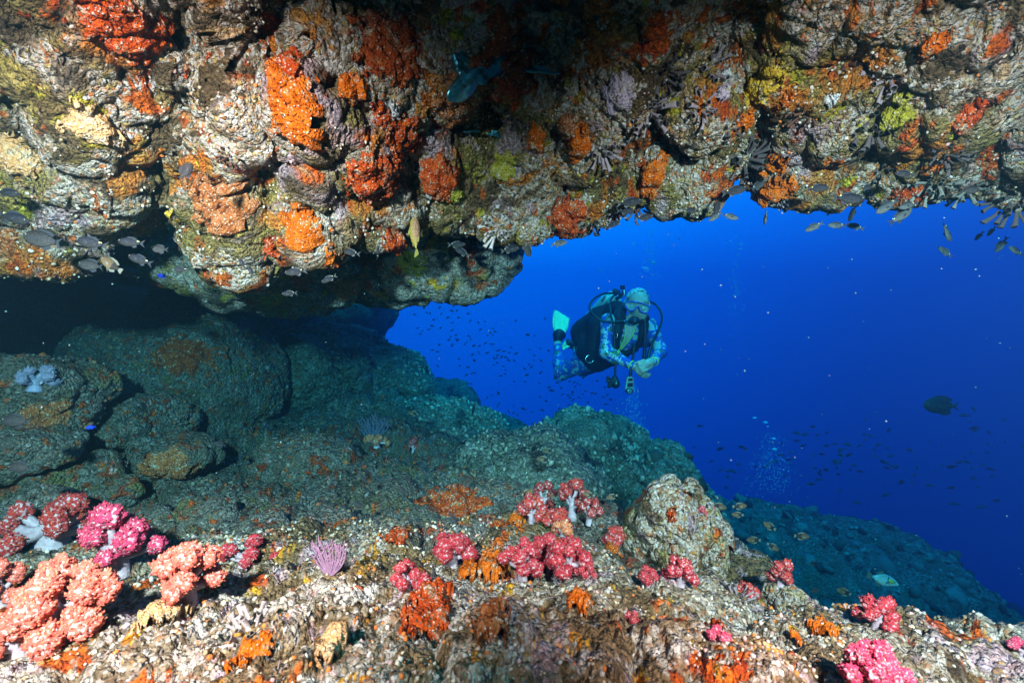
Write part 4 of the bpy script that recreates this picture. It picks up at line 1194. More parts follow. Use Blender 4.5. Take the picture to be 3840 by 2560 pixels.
for i, (key, n) in enumerate([('big smooth round boulder inside the cave, tinted teal', 2200), ('rounded rock carrying pale blue coral beside the cave', 1200), ('flat reddish stone leaning against the big round boulder', 900),
        ('dark cracked boulder between the round boulder and the reef slope', 1200), ('brown mound with a wide orange crust', 900), ('brown knobbly stone with red spots in the middle of the slope', 700)]):
    scatter('crust_nodules', ['fine', 'sparse', 'rusty', 'dull', 'speckled', 'reddish'][i] + ' crust growths over the ' + ' '.join(key.split()[:7]).rstrip(','), key, n, lambda v, n: (n[:, 2] > -0.6), (0.0014, 0.0056),
            [(.16, .145, .12), (.11, .10, .085), (.22, .20, .17), (.30, .09, .035), (.08, .07, .055), (.26, .13, .07), (.13, .11, .08)], 60 + i, (0.5, 1.8))

# ---------------------------------------------------------------- the diver
def Z(zx, zy, d):
    """point in the diver's close-up (2.903 times the photograph, corner at 2000, 1000)"""
    return np.array(P(2000 + zx / 2.903, 1000 + zy / 2.903, d))
def cap(a, b, ra, rb): return ('c', np.asarray(a, float), np.asarray(b, float), ra, rb)
def ell(c, r, rot=None): return ('e', np.asarray(c, float), np.asarray(r, float), np.eye(3) if rot is None else np.array(rot))
def cut(c, r, rot=None): return ('-', np.asarray(c, float), np.asarray(r, float), np.eye(3) if rot is None else np.array(rot))
def sdf_mesh(prims, h, k=0.02, rough=None):
    lo, hi = np.full(3, 1e9), np.full(3, -1e9)
    for q in prims:
        if q[0] == 'c': m0, m1 = np.minimum(q[1], q[2]) - max(q[3], q[4]), np.maximum(q[1], q[2]) + max(q[3], q[4])
        elif q[0] == 'e': m0, m1 = q[1] - q[2].max(), q[1] + q[2].max()
        else: continue
        lo, hi = np.minimum(lo, m0), np.maximum(hi, m1)
    lo -= 3 * h + k; hi += 3 * h + k
    n = np.ceil((hi - lo) / h).astype(int) + 1
    ax = [lo[j] + h * np.arange(n[j]) for j in range(3)]
    val = np.full(n, 1.0, np.float32)
    for q in prims:
        if q[0] == 'c': m0, m1 = np.minimum(q[1], q[2]) - max(q[3], q[4]), np.maximum(q[1], q[2]) + max(q[3], q[4])
        else: m0, m1 = q[1] - q[2].max(), q[1] + q[2].max()
        i0 = np.clip(np.floor((m0 - 2.5 * k - 3 * h - lo) / h).astype(int), 0, n); i1 = np.clip(np.ceil((m1 + 2.5 * k + 3 * h - lo) / h).astype(int) + 1, 0, n)
        sl = tuple(slice(a, b) for a, b in zip(i0, i1))
        g = np.stack(np.meshgrid(*[ax[j][sl[j]] for j in range(3)], indexing='ij'), -1)
        if g.size == 0: continue
        if q[0] == 'c':
            ab = q[2] - q[1]; t = np.clip(((g - q[1]) @ ab) / max(ab @ ab, 1e-12), 0, 1)
            d = np.linalg.norm(g - q[1] - t[..., None] * ab, axis=-1) - (q[3] + (q[4] - q[3]) * t)
        else:
            e = np.linalg.norm(((g - q[1]) @ q[3].T if False else (g - q[1]) @ q[3]) / q[2], axis=-1)
            d = (e - 1) * q[2].min()
        v0 = val[sl]
        if q[0] == '-':
            val[sl] = np.maximum(v0, -d)
        else:
            hh = np.clip(0.5 + 0.5 * (d - v0) / k, 0, 1)
            val[sl] = d + (v0 - d) * hh - k * hh * (1 - hh) if False else (d * (1 - hh) + v0 * hh - k * hh * (1 - hh))
    if rough is not None:
        g = np.stack(np.meshgrid(*ax, indexing='ij'), -1).reshape(-1, 3)
        near = np.abs(val.ravel()) < 0.03
        add = np.zeros(len(g), np.float32); add[near] = rough(g[near]); val = val + add.reshape(n)
    flat = val
    return _net(flat, lo, h)
def _net(val, lo, h):
    n = val.shape
    def f(g): return val
    return surface_net(lambda g: val, lo, lo + h * (np.array(n) - 1) - 1e-6, h)

def skin_mat():
    m = NT('tanned skin')
    c = m.ramp(m.noise(60, 4, 0.6), [(0.3, (0.50, 0.32, 0.25)), (0.7, (0.66, 0.48, 0.40))])
    return m.done(c, 0.5, 0.35, m.bump(m.noise(200, 3), 0.001))
def camo_mat():
    m = NT('camouflage suit')
    w = m.warp(9, 0.09, 2)
    c = m.ramp(m.noise(13, 2, 0.5, w), [(0.0, (0.30, 0.42, 0.48)), (0.42, (0.03, 0.08, 0.42)), (0.585, (0.30, 0.42, 0.46))], 'CONSTANT')
    o2 = m.n('VectorMath', {0: w, 1: (4.1, 2.2, 7.7)}, operation='ADD').outputs[0]
    c = m.mix(m.ramp(m.noise(13, 2, 0.5, o2), [(0.0, 0.0), (0.59, 1.0)], 'CONSTANT'), c, (0.085, 0.15, 0.075))
    o3 = m.n('VectorMath', {0: w, 1: (-3.1, 6.2, 1.7)}, operation='ADD').outputs[0]
    c = m.mix(m.ramp(m.noise(12, 2, 0.5, o3), [(0.0, 0.0), (0.64, 1.0)], 'CONSTANT'), c, (0.20, 0.07, 0.30))
    return m.done(c, 0.75, 0.2, m.bump(m.noise(160, 3), 0.002))
M_SKIN = skin_mat(); M_CAMO = camo_mat()
M_VEST = plain('black nylon', (0.012, 0.013, 0.015), 0.7, 0.3, var=0.4, scale=60, bump=0.003)
M_RUB = plain('black rubber', (0.010, 0.010, 0.011), 0.45, 0.4)
M_CHROME = plain('chrome', (0.75, 0.76, 0.78), 0.22, 0.5, 1.0)
M_TANK = plain('painted tank', (0.62, 0.62, 0.52), 0.4, 0.4, var=0.08)
M_FIN = plain('bright fin rubber', (0.95, 1.0, 0.50), 0.5, 0.4, var=0.04)
M_BLUE = plain('blue mask frame', (0.03, 0.06, 0.40), 0.3, 0.5)
M_CUFF = plain('lime piping', (0.62, 0.72, 0.10), 0.6, 0.3)
M_HAIR = plain('grey hair', (0.62, 0.62, 0.60), 0.6, 0.3, var=0.5, scale=140, bump=0.006)
M_PRINT = plain('white print', (0.85, 0.86, 0.86), 0.6, 0.3)
M_HOUSE = plain('grey gauge housing', (0.30, 0.36, 0.36), 0.5, 0.4)
M_SCREEN = plain('dark gauge face', (0.02, 0.025, 0.03), 0.15, 0.5)
m = NT('mask lens')
M_LENS = m.done((0.75, 0.9, 0.85), 0.05, 0.5, Alpha=0.22)
m = NT('mask skirt')
M_SKIRT = m.done((0.35, 0.42, 0.38), 0.3, 0.4, Alpha=0.55)
M_EYE = plain('eye white', (0.60, 0.58, 0.55), 0.2, 0.5)
M_IRIS = plain('dark iris', (0.03, 0.02, 0.015), 0.1, 0.5)

ROOT = Z(680, 1000, 3.8)
diver = empty('person', ROOT)
tag(diver, 'scuba diver in blue camouflage suit and black vest hovering with clasped hands', 'person')
def dpart(name, vf, mat, parent=None, smooth=True):
    v, f = vf
    base = ROOT if parent is None else ROOT
    return obj(name, mesh_np(name, v - ROOT, f, smooth), mat, parent or diver)
def dmb(name, mb, mat, parent=None, smooth=True):
    mb.v = [np.asarray(x, np.float64) - ROOT for x in mb.v]
    return obj(name, mb.mesh(name, smooth), mat, parent or diver)

J = dict(neck=Z(1060, 600, 3.52), rs=Z(815, 585, 3.50), re=Z(790, 935, 3.42), rw=Z(1070, 1070, 3.28), ls=Z(1275, 640, 3.55), le=Z(1385, 920, 3.46), lw=Z(1310, 1030, 3.30),
         chest=Z(1045, 730, 3.58), belly=Z(880, 890, 3.68), pelvis=Z(690, 1000, 3.82), rh=Z(640, 1010, 3.86), rk=Z(300, 1165, 4.10), ra=Z(262, 850, 4.40), lh=Z(720, 1020, 3.88), lk=Z(540, 1120, 4.22), la=Z(462, 880, 4.50))
def limbs(o):
    return [cap(J['rs'], J['re'], .058 + o, .047 + o), cap(J['re'], J['re'] + .35 * (J['rw'] - J['re']), .048 + o, .047 + o), cap(J['re'] + .3 * (J['rw'] - J['re']), J['rw'], .047 + o, .030 + o),
            cap(J['ls'], J['le'], .058 + o, .047 + o), cap(J['le'], J['lw'], .047 + o, .030 + o),
            cap(J['chest'] + (Z(880, 640, 3.55) - Z(1045, 640, 3.55)), J['chest'] + (Z(1210, 660, 3.6) - Z(1045, 640, 3.58)), .095 + o, .095 + o),
            cap(J['chest'], J['belly'], .125 + o, .12 + o), cap(J['belly'], J['pelvis'], .12 + o, .115 + o),
            cap(J['rh'], J['rk'], .088 + o, .060 + o), cap(J['rk'], J['rk'] + .4 * (J['ra'] - J['rk']), .060 + o, .057 + o), cap(J['rk'] + .35 * (J['ra'] - J['rk']), J['ra'], .058 + o, .036 + o),
            cap(J['lh'], J['lk'], .088 + o, .060 + o), cap(J['lk'], J['la'], .060 + o, .036 + o)]
# head: skull, brow, cheeks, nose, jaw, ears, mouth
fr = Matrix.Rotation(R(-9), 3, 'Y')
HC = Z(1138, 375, 3.47)
def Hd(x, y, z):
    return HC + np.array(fr @ Vector((x, y, z)))
head = [ell(HC, (.079, .096, .092)), ell(Hd(-.004, -.022, -.072), (.060, .064, .072)), ell(Hd(0, -.045, -.118), (.036, .036, .026)),
        cap(Hd(-.036, -.078, -.012), Hd(.036, -.078, -.012), .016, .016), cap(Hd(0, -.086, -.030), Hd(0, -.104, -.066), .010, .015),
        ell(Hd(-.034, -.062, -.062), (.024, .022, .022)), ell(Hd(.034, -.062, -.062), (.024, .022, .022)),
        cap(Hd(-.020, -.080, -.092), Hd(.020, -.080, -.092), .010, .010), cap(Hd(-.018, -.078, -.104), Hd(.018, -.078, -.104), .009, .009),
        cut(Hd(-.031, -.100, -.030), (.017, .018, .012)), cut(Hd(.031, -.100, -.030), (.017, .018, .012)),
        ell(Hd(-.080, .004, -.045), (.009, .020, .032)), ell(Hd(.080, .004, -.045), (.009, .020, .032)),
        cap(Hd(0, .012, -.10), J['neck'], .056, .060)]
# hands clasped: the near hand lies over the other
def fing(pts, r0, r1):
    q = [Z(*p) for p in pts]; out = []
    for k in range(len(q) - 1):
        t0, t1 = k / (len(q) - 1), (k + 1) / (len(q) - 1)
        out.append(cap(q[k], q[k + 1], r0 + (r1 - r0) * t0, r0 + (r1 - r0) * t1))
    return out
hands = [cap(J['lw'], Z(1262, 1045, 3.26), .027, .030), cap(Z(1262, 1040, 3.25), Z(1215, 1065, 3.235), .030, .030), cap(Z(1270, 1072, 3.26), Z(1225, 1108, 3.245), .026, .024),
         cap(J['rw'], Z(1120, 1090, 3.275), .027, .030), cap(Z(1120, 1090, 3.275), Z(1175, 1130, 3.275), .030, .028)]
for k, L in enumerate((1.0, 1.08, 1.0, 0.82)):
    bx, by = 1208 + 9 * k, 1046 + 25 * k
    hands += fing([(bx, by, 3.225), (bx - 52 * L, by + 20 * L, 3.212), (bx - 88 * L, by + 54 * L, 3.235), (bx - 78 * L, by + 80 * L, 3.262)], .0102, .0078)
hands += fing([(1255, 1030, 3.245), (1195, 1024, 3.222), (1140, 1040, 3.222), (1112, 1052, 3.232)], .0125, .0088)
for k, L in enumerate((1.0, 1.05, 0.95, 0.8)):
    bx, by = 1165 - 4 * k, 1128 + 14 * k
    hands += fing([(bx, by, 3.275 + .006 * k), (bx + 46 * L, by + 26 * L, 3.262 + .006 * k), (bx + 88 * L, by + 40 * L, 3.275 + .006 * k), (bx + 104 * L, by + 30 * L, 3.295)], .0098, .0076)
hands += fing([(1110, 1070, 3.262), (1150, 1062, 3.245), (1188, 1074, 3.242)], .0120, .0090)
feet = [cap(J['ra'], Z(285, 770, 4.43), .034, .032), cap(J['la'], Z(430, 850, 4.50), .034, .032)]
bv, bf = sdf_mesh(limbs(-.006) + [cap(J['neck'], J['chest'], .062, .09)] + feet, .011, .03)
hv, hf = sdf_mesh(head, .005, .014)
gv, gf = sdf_mesh(hands, .004, .0065)
dpart('body', (np.concatenate([bv, hv, gv]), np.concatenate([bf, hf + len(bv), gf + len(bv) + len(hv)])), M_SKIN)
sv = limbs(0.0)
suit = dpart('wetsuit', sdf_mesh(sv + [cap(J['neck'] + .25 * (J['chest'] - J['neck']), J['chest'], .07, .095)], .0085, .03), M_CAMO)
# hair
hair_p = [ell(HC + np.array((0, .006, .006)), (.086, .100, .096))]
nrm_h = np.array(fr @ Vector((0, 0.62, 0.78))); nrm_h /= np.linalg.norm(nrm_h)
hvv, hff = sdf_mesh(hair_p, .0042, .01, rough=lambda g: 0.006 * fbm(g * np.array((90, 60, 40)), 3, 3))
keep = ((hvv - (HC + nrm_h * 0.012)) @ nrm_h > 0)[hff].all(1) & (((hvv - Hd(0, -.062, .052)) @ np.array((0, 1, .35))) > 0)[hff].all(1)
ids, inv = np.unique(hff[keep], return_inverse=True)
dpart('hair', (hvv[ids], inv.reshape(-1, 4)), M_HAIR)
# eyes
u, f = ico(2)
for zx, zy in ((1080, 434), (1178, 452)):
    c = Z(zx, zy, 3.392)
    e = dpart('eye', (u * .0125 + c, f), M_EYE)
    dpart('iris', (u * .0055 + c + np.array((.001, -.0095, -.001)), f), M_IRIS, e)

bpy.context.view_layer.update()
def on(ob, zx, zy, lift=0.003):
    d = Vector(Z(zx, zy, 1.0)).normalized()
    ok, p, n, i = ob.ray_cast(Vector((0, 0, 0)) - Vector(ROOT), d)
    return np.array(p + Vector(ROOT) - d * lift) if ok else None

# cuffs and chest opening
def ring_about(a, b, t, r, thick, name, mat, parent):
    ctr = a + (b - a) * t; ax = (b - a) / np.linalg.norm(b - a)
    u1 = np.cross(ax, (0, 0, 1.0)); u1 /= np.linalg.norm(u1); u2 = np.cross(ax, u1)
    th = np.linspace(0, 2 * np.pi, 25)
    mb = MB(); tube(mb, [ctr + r * (math.cos(q) * u1 + math.sin(q) * u2) for q in th], [thick], 6, False)
    return dmb(name, mb, mat, parent)
ring_about(J['re'], J['rw'], 0.99, .032, .0045, 'cuff', M_CUFF, suit)
ring_about(J['le'], J['lw'], 0.99, .032, .0045, 'cuff', M_CUFF, suit)
chest = []
L1 = [(998, 640), (1004, 720), (985, 800), (945, 880), (917, 930)]; L2 = [(1122, 635), (1092, 720), (1050, 790), (985, 870), (925, 932)]
A = catmull([(x, y, 0) for x, y in L1], 14); Bq = catmull([(x, y, 0) for x, y in L2], 14)
rows = []
for a, b in zip(A, Bq):
    rows.append([on(suit, a[0] + (b[0] - a[0]) * t, a[1] + (b[1] - a[1]) * t, .004) for t in np.linspace(0, 1, 7)])
if all(p is not None for r_ in rows for p in r_):
    dpart('open_collar', (np.array(rows).reshape(-1, 3), grid_faces(14, 7)), M_SKIN, suit)
for ln in (A, Bq):
    q = [on(suit, p[0], p[1], .006) for p in ln]; q = [x for x in q if x is not None]
    mb = MB(); tube(mb, q, [.0042], 6); dmb('zipper_piping', mb, M_CUFF, suit)

# lettering on the near sleeve, running from the wrist up to the shoulder
path = catmull([(952, 1012, 0), (880, 978, 0), (815, 938, 0), (790, 880, 0), (787, 790, 0), (792, 688, 0)], 160)
seg = np.concatenate([[0], np.cumsum(np.linalg.norm(np.diff(path, axis=0), axis=1))])
def along(s, up):
    x = np.interp(s, seg, path[:, 0]); y = np.interp(s, seg, path[:, 1])
    e = 4.0
    tx = np.interp(s + e, seg, path[:, 0]) - np.interp(s - e, seg, path[:, 0]); ty = np.interp(s + e, seg, path[:, 1]) - np.interp(s - e, seg, path[:, 1])
    l = math.hypot(tx, ty) or 1
    return x + up * ty / l, y - up * tx / l
def sleeve_text(word, s0, s1, height):
    cu = bpy.data.curves.new('lettering', 'FONT'); cu.body = word; cu.size = 1.0; cu.resolution_u = 3
    to = bpy.data.objects.new('lettering', cu); col.objects.link(to)
    dg = bpy.context.evaluated_depsgraph_get()
    me = to.evaluated_get(dg).to_mesh()
    tv = np.array([v.co[:2] for v in me.vertices]); tf = [list(p.vertices) for p in me.polygons]
    to.evaluated_get(dg).to_mesh_clear()
    bpy.data.objects.remove(to); bpy.data.curves.remove(cu)
    w = tv[:, 0].max() - tv[:, 0].min()
    out = []
    for x, y in tv:
        zx, zy = along(s0 + (x - tv[:, 0].min()) / w * (s1 - s0), (y - 0.34) * height)
        p = on(suit, zx, zy, .0045)
        out.append(p if p is not None else on(suit, *along(s0, 0), .0045))
    tri = [(q[0], q[k], q[k + 1]) for q in tf for k in range(1, len(q) - 1)]
    return dpart('lettering', (np.array(out), np.array(tri)), M_PRINT, suit, False)
sleeve_text('FREE', 2, 150, 62)
sleeve_text('SHARK', 205, seg[-1], 62)
shark = [(0, 0), (14, 6), (22, 5), (28, 22), (33, 5), (44, 2), (54, 14), (52, 0), (55, -9), (44, -3), (30, -6), (26, -14), (20, -6), (8, -4)]
pts = [on(suit, *along(148 + x, y), .0045) for x, y in shark] + [on(suit, *along(175, 0), .0045)]
if all(p is not None for p in pts):
    n = len(shark); dpart('shark_emblem', (np.array(pts), np.array([(k, (k + 1) % n, n) for k in range(n)])), M_PRINT, suit, False)

# vest with bladder, straps, ring and tank
vest = dpart('buoyancy_vest', sdf_mesh([cap(Z(905, 445, 3.66), Z(720, 560, 3.76), .060, .090), cap(Z(720, 560, 3.76), Z(540, 720, 3.92), .095, .105), cap(Z(560, 740, 3.90), Z(620, 900, 3.86), .105, .115),
                                        cap(Z(620, 900, 3.84), Z(690, 1000, 3.80), .120, .110), cap(Z(700, 980, 3.76), Z(830, 960, 3.66), .115, .100), cap(Z(720, 640, 3.70), Z(690, 900, 3.74), .085, .100),
                                        cap(Z(960, 450, 3.62), Z(935, 560, 3.50), .048, .046), cap(Z(935, 560, 3.49), Z(905, 720, 3.47), .046, .036), cap(Z(905, 720, 3.47), Z(870, 860, 3.52), .036, .05)],
                                       .010, .025, rough=lambda g: 0.006 * fbm(g * 9, 5, 3)), M_VEST)
mb = MB(); tube(mb, catmull([Z(1195, 545, 3.50), Z(1205, 640, 3.44), Z(1190, 740, 3.44), Z(1160, 810, 3.47), Z(1110, 900, 3.52)], 14), [.034, .036, .032, .024, .02], 10); dmb('shoulder_strap', mb, M_VEST, vest)
mb = MB(); tube(mb, catmull([Z(870, 900, 3.55), Z(950, 930, 3.53), Z(1040, 930, 3.53), Z(1120, 880, 3.54)], 12), [.030, .022, .022, .03], 8); dmb('waist_strap', mb, M_VEST, vest)
def ring(name, c, r, thick, mat, parent, a0=0, a1=360, tilt=0.0, n=24):
    th = np.radians(np.linspace(a0, a1, n)); mb = MB()
    tube(mb, [np.array(c) + np.array((r * math.cos(q), tilt * r * math.cos(q), r * math.sin(q))) for q in th], [thick], 6); return dmb(name, mb, mat, parent)
ring('metal_ring', Z(610, 1005, 3.66), .030, .003, M_CHROME, vest, 95, 345)
ring('metal_ring', Z(885, 745, 3.42), .022, .0025, M_CHROME, vest, 150, 400)
mb = MB(); tube(mb, catmull([Z(478, 870, 3.74), Z(470, 920, 3.72), Z(485, 965, 3.74)], 8), [.005], 6); dmb('side_handle', mb, M_RUB, vest)
u3, f3 = ico(3)
def tank_mesh():
    a, b = Z(880, 345, 3.74), Z(560, 690, 4.16)
    ax = (b - a) / np.linalg.norm(b - a)
    mb = MB(); t = np.array([-.035, -.03, -.02, 0, .025, .05, .08, .5, .56, .58]); r = np.array([.018, .035, .055, .072, .083, .088, .09, .09, .075, .02])
    tube(mb, [a + ax * q for q in t], [1], 22)
    n = 22
    vv = mb.v[0].reshape(len(t), n, 3)
    for k in range(len(t)):
        c = a + ax * t[k]; vv[k] = c + (vv[k] - c) * r[k]
    mb.v[0] = vv.reshape(-1, 3); mb.v[1] = mb.v[1][:0]; mb.v = [mb.v[0]]; mb.f[3] = []; mb.n = len(mb.v[0])
    return mb
tank = dmb('scuba_tank', tank_mesh(), M_TANK)
mb = MB(); tube(mb, catmull([Z(905, 345, 3.70), Z(945, 320, 3.67), Z(985, 290, 3.64)], 8), [.018, .02, .016], 12); tube(mb, [Z(985, 320, 3.64), Z(990, 280, 3.64), Z(985, 245, 3.63)], [.013, .019, .012], 12); dmb('valve', mb, M_CHROME, tank)
mb = MB(); tube(mb, [Z(972, 243, 3.63), Z(970, 205, 3.63)], [.019, .019], 14); dmb('valve_knob', mb, M_RUB, tank)
mb = MB(); tube(mb, [Z(865, 258, 3.66), Z(900, 268, 3.66), Z(940, 285, 3.66)], [.019, .021, .017], 12); dmb('first_stage', mb, M_RUB, tank)
mb = MB(); tube(mb, catmull([Z(750, 372, 3.70), Z(770, 335, 3.72), Z(800, 310, 3.76)], 8), [.007], 6); dmb('tank_strap', mb, M_RUB, tank)

# breathing regulator and hoses
reg = dpart('regulator', sdf_mesh([ell(Z(1098, 586, 3.345), (.034, .026, .026)), cap(Z(1060, 590, 3.35), Z(1130, 590, 3.35), .020, .020), ell(Z(1108, 600, 3.330), (.022, .016, .020)), cap(Z(1075, 560, 3.37), Z(1125, 562, 3.37), .014, .014)], .004, .01), M_RUB)
u2, f2 = ico(2)
dpart('purge_button', (u2 * np.array((.013, .006, .011)) + Z(1110, 600, 3.312), f2), M_SCREEN, reg)
mb = MB(); tube(mb, [Z(978, 592, 3.36), Z(1005, 592, 3.36), Z(1008, 591, 3.36), Z(1040, 588, 3.355), Z(1052, 586, 3.352)], [.008, .008, .011, .010, .013], 10); dmb('swivel', mb, M_CHROME, reg)
def hose(name, pts, r, mat=M_RUB, parent=None, n=44):
    mb = MB(); tube(mb, catmull([Z(*p) for p in pts], n), r if isinstance(r, list) else [r], 8); return dmb(name, mb, mat, parent)
hose('hose', [(930, 295, 3.64), (860, 288, 3.60), (760, 295, 3.54), (660, 350, 3.46), (612, 430, 3.42), (640, 510, 3.38), (720, 575, 3.36), (850, 600, 3.35), (985, 592, 3.36)], .0085, parent=reg)
octo_h = [(900, 300, 3.64), (860, 330, 3.56), (835, 400, 3.48), (845, 520, 3.42), (870, 650, 3.40), (882, 800, 3.385), (890, 950, 3.37), (893, 1080, 3.36), (888, 1180, 3.36)]
hose('inflator_hose', [(1272, 378, 3.56), (1340, 420, 3.52), (1392, 500, 3.48), (1396, 600, 3.45), (1350, 720, 3.42), (1300, 820, 3.40), (1268, 910, 3.38), (1246, 1005, 3.34)], [.0085] * 6 + [.013, .013], parent=vest)
cp = catmull([Z(1215, 545, 3.43), Z(1218, 640, 3.40), Z(1215, 800, 3.38), Z(1212, 900, 3.37), Z(1205, 1012, 3.34)], 90)
mb = MB(); tube(mb, cp, [.014 + .003 * math.sin(k * 1.6) for k in range(90)], 10); dmb('corrugated_hose', mb, M_RUB, vest)
dpart('hose_elbow', sdf_mesh([ell(Z(1215, 560, 3.43), (.034, .028, .034)), cap(Z(1190, 560, 3.44), Z(1215, 620, 3.42), .022, .02)], .005, .015), M_RUB, vest)
hose('spare_hose', octo_h, .0085, parent=reg)
# gauge and spare regulator hang from the diver: things of their own
tag(suit, None)
occ = Z(888, 1250, 3.36)
octo = empty('spare_regulator', occ); tag(octo, 'black spare regulator dangling below the diver on its hose', 'regulator')
def loc_part(name, vf, mat, parent, base, smooth=True):
    return obj(name, mesh_np(name, vf[0] - base, vf[1], smooth), mat, parent)
loc_part('case', sdf_mesh([ell(Z(890, 1260, 3.36), (.030, .026, .042), None), cap(Z(855, 1240, 3.36), Z(825, 1300, 3.36), .018, .014), ell(Z(905, 1275, 3.345), (.026, .020, .030)), cap(Z(888, 1175, 3.36), Z(885, 1215, 3.36), .010, .018)], .004, .012), M_RUB, octo, occ)
loc_part('mouthpiece', sdf_mesh([cap(Z(835, 1235, 3.35), Z(812, 1205, 3.35), .011, .013), cap(Z(840, 1255, 3.35), Z(805, 1245, 3.35), .009, .011)], .004, .006), M_RUB, octo, occ)
loc_part('purge_cover', (u2 * np.array((.020, .008, .022)) + Z(908, 1278, 3.318), f2), M_SCREEN, octo, occ)
gc = Z(1050, 1290, 3.30)
gauge = empty('gauge_console', gc); tag(gauge, 'grey gauge console with two dark screens and a round compass hanging below the hands', 'gauge')
def plate(outline, d0, d1, bevel=0.9):
    """outline in close-up pixels, a rounded slab between two depths"""
    o = np.array([Z(x, y, d0) for x, y in outline]); c = o.mean(0)
    n = len(o); back = o + np.array((0, d1 - d0, 0))
    front = c + (o - c) * bevel; front[:, 1] = d0 - 0.004
    v = np.concatenate([front, o, back, [front.mean(0)], [back.mean(0)]])
    f = [[k, (k + 1) % n, n + (k + 1) % n] for k in range(n)] + [[k, n + (k + 1) % n, n + k] for k in range(n)]
    f += [[n + k, n + (k + 1) % n, 2 * n + (k + 1) % n] for k in range(n)] + [[n + k, 2 * n + (k + 1) % n, 2 * n + k] for k in range(n)]
    f += [[3 * n, (k + 1) % n, k] for k in range(n)] + [[3 * n + 1, 2 * n + k, 2 * n + (k + 1) % n] for k in range(n)]
    return v, np.array(f)
loc_part('housing', plate([(1030, 1195), (1070, 1190), (1092, 1215), (1094, 1260), (1092, 1320), (1085, 1365), (1052, 1388), (1012, 1372), (1000, 1335), (1008, 1270), (1018, 1215)], 3.30, 3.325), M_HOUSE, gauge, gc, False)
loc_part('screen', plate([(1036, 1216), (1080, 1212), (1084, 1242), (1032, 1246)], 3.293, 3.30), M_SCREEN, gauge, gc, False)
loc_part('screen', plate([(1026, 1264), (1086, 1262), (1086, 1308), (1022, 1308)], 3.293, 3.30), M_SCREEN, gauge, gc, False)
th = np.linspace(0, 2 * np.pi, 20, endpoint=False)
dial = loc_part('compass', plate([(1046 + 42 * math.cos(q), 1350 - 34 * math.sin(q)) for q in th], 3.290, 3.31), M_SCREEN, gauge, gc)
mb = MB()
for k in range(6):
    q = k * math.pi / 3
    tube(mb, [Z(1048 + 4 * math.cos(q), 1352 - 4 * math.sin(q), 3.283), Z(1048 + 20 * math.cos(q), 1352 - 17 * math.sin(q), 3.283)], [.0022], 4)
tube(mb, [Z(1048 + 25 * math.cos(q), 1352 - 21 * math.sin(q), 3.283) for q in np.linspace(0, 2 * np.pi, 22)], [.0016], 4)
mb.v = [x - gc for x in mb.v]; obj('emblem', mb.mesh('emblem'), M_HOUSE, dial)
mb = MB(); tube(mb, catmull([Z(1100, 840, 3.45), Z(1092, 930, 3.40), Z(1075, 1040, 3.33), Z(1062, 1120, 3.31), Z(1055, 1195, 3.31)], 20), [.012, .010, .008, .011, .011], 8)
mb.v = [x - gc for x in mb.v]; obj('hose', mb.mesh('hose'), M_RUB, gauge)

# mask
mo = [(1008, 388), (1060, 378), (1140, 388), (1215, 412), (1262, 440), (1262, 476), (1238, 502), (1190, 500), (1162, 480), (1150, 445), (1136, 432), (1120, 444), (1098, 472), (1060, 474), (1018, 450), (1004, 420)]
mc = [Z(x, y, 3.345 + 0.00022 * abs(x - 1130)) for x, y in mo]
mb = MB(); tube(mb, catmull(mc + [mc[0]], 64), [.0062], 8, False)
maskf = dmb('dive_mask', mb, M_BLUE)
c0 = np.mean(mc, 0)
n = len(mc)
dpart('lens', (np.array(mc + [c0]), np.array([(k, (k + 1) % n, n) for k in range(n)])), M_LENS, maskf, False)
back = [c0 + (p - c0) * 1.0 + np.array((0, .052, 0)) for p in mc]
dpart('skirt', (np.array(mc + back), np.array([(k, (k + 1) % n, n + (k + 1) % n, n + k) for k in range(n)])), M_SKIRT, maskf)
mb = MB()
for dz in (-.010, 0, .010):
    tube(mb, catmull([Z(1008, 408, 3.38) + (0, 0, dz), Z(985, 398, 3.44) + (0, 0, dz), Z(1015, 380, 3.545) + (0, 0, dz), Z(1130, 385, 3.585) + (0, 0, dz), Z(1250, 420, 3.53) + (0, 0, dz), Z(1268, 450, 3.40) + (0, 0, dz)], 22), [.006], 6)
dmb('strap', mb, M_SKIRT, maskf)

# fins
def fin(outline, d0, tilt, ribs, pocket, name='fin'):
    root = empty('fin', (0, 0, 0)); root.parent = diver
    pts = np.array([Z(x, y, d0 + tilt * (750 - y)) for x, y in outline]); n = len(pts)
    nrm = np.array((0.25, -0.95, 0.1)); c = pts.mean(0)
    front = c + (pts - c) * 0.97 + nrm * 0.006; bk = pts - nrm * 0.006
    v = np.concatenate([front, pts, bk, [front.mean(0)], [bk.mean(0)]])
    f = [[3 * n, (k + 1) % n, k] for k in range(n)] + [[3 * n + 1, 2 * n + k, 2 * n + (k + 1) % n] for k in range(n)]
    for a, b in ((0, n), (n, 2 * n)):
        f += [[a + k, a + (k + 1) % n, b + (k + 1) % n] for k in range(n)] + [[a + k, b + (k + 1) % n, b + k] for k in range(n)]
    bl = dpart('blade', (v, np.array(f)), M_FIN, root, False)
    for (a, b, r) in ribs:
        mb = MB(); tube(mb, [Z(*a, d0 + tilt * (750 - a[1])) + nrm * .008, Z(*b, d0 + tilt * (750 - b[1])) + nrm * .008], [r * 1.2, r], 6); dmb('rib', mb, M_FIN, bl)
    dpart('foot_pocket', sdf_mesh(pocket, .006, .02), M_RUB, root)
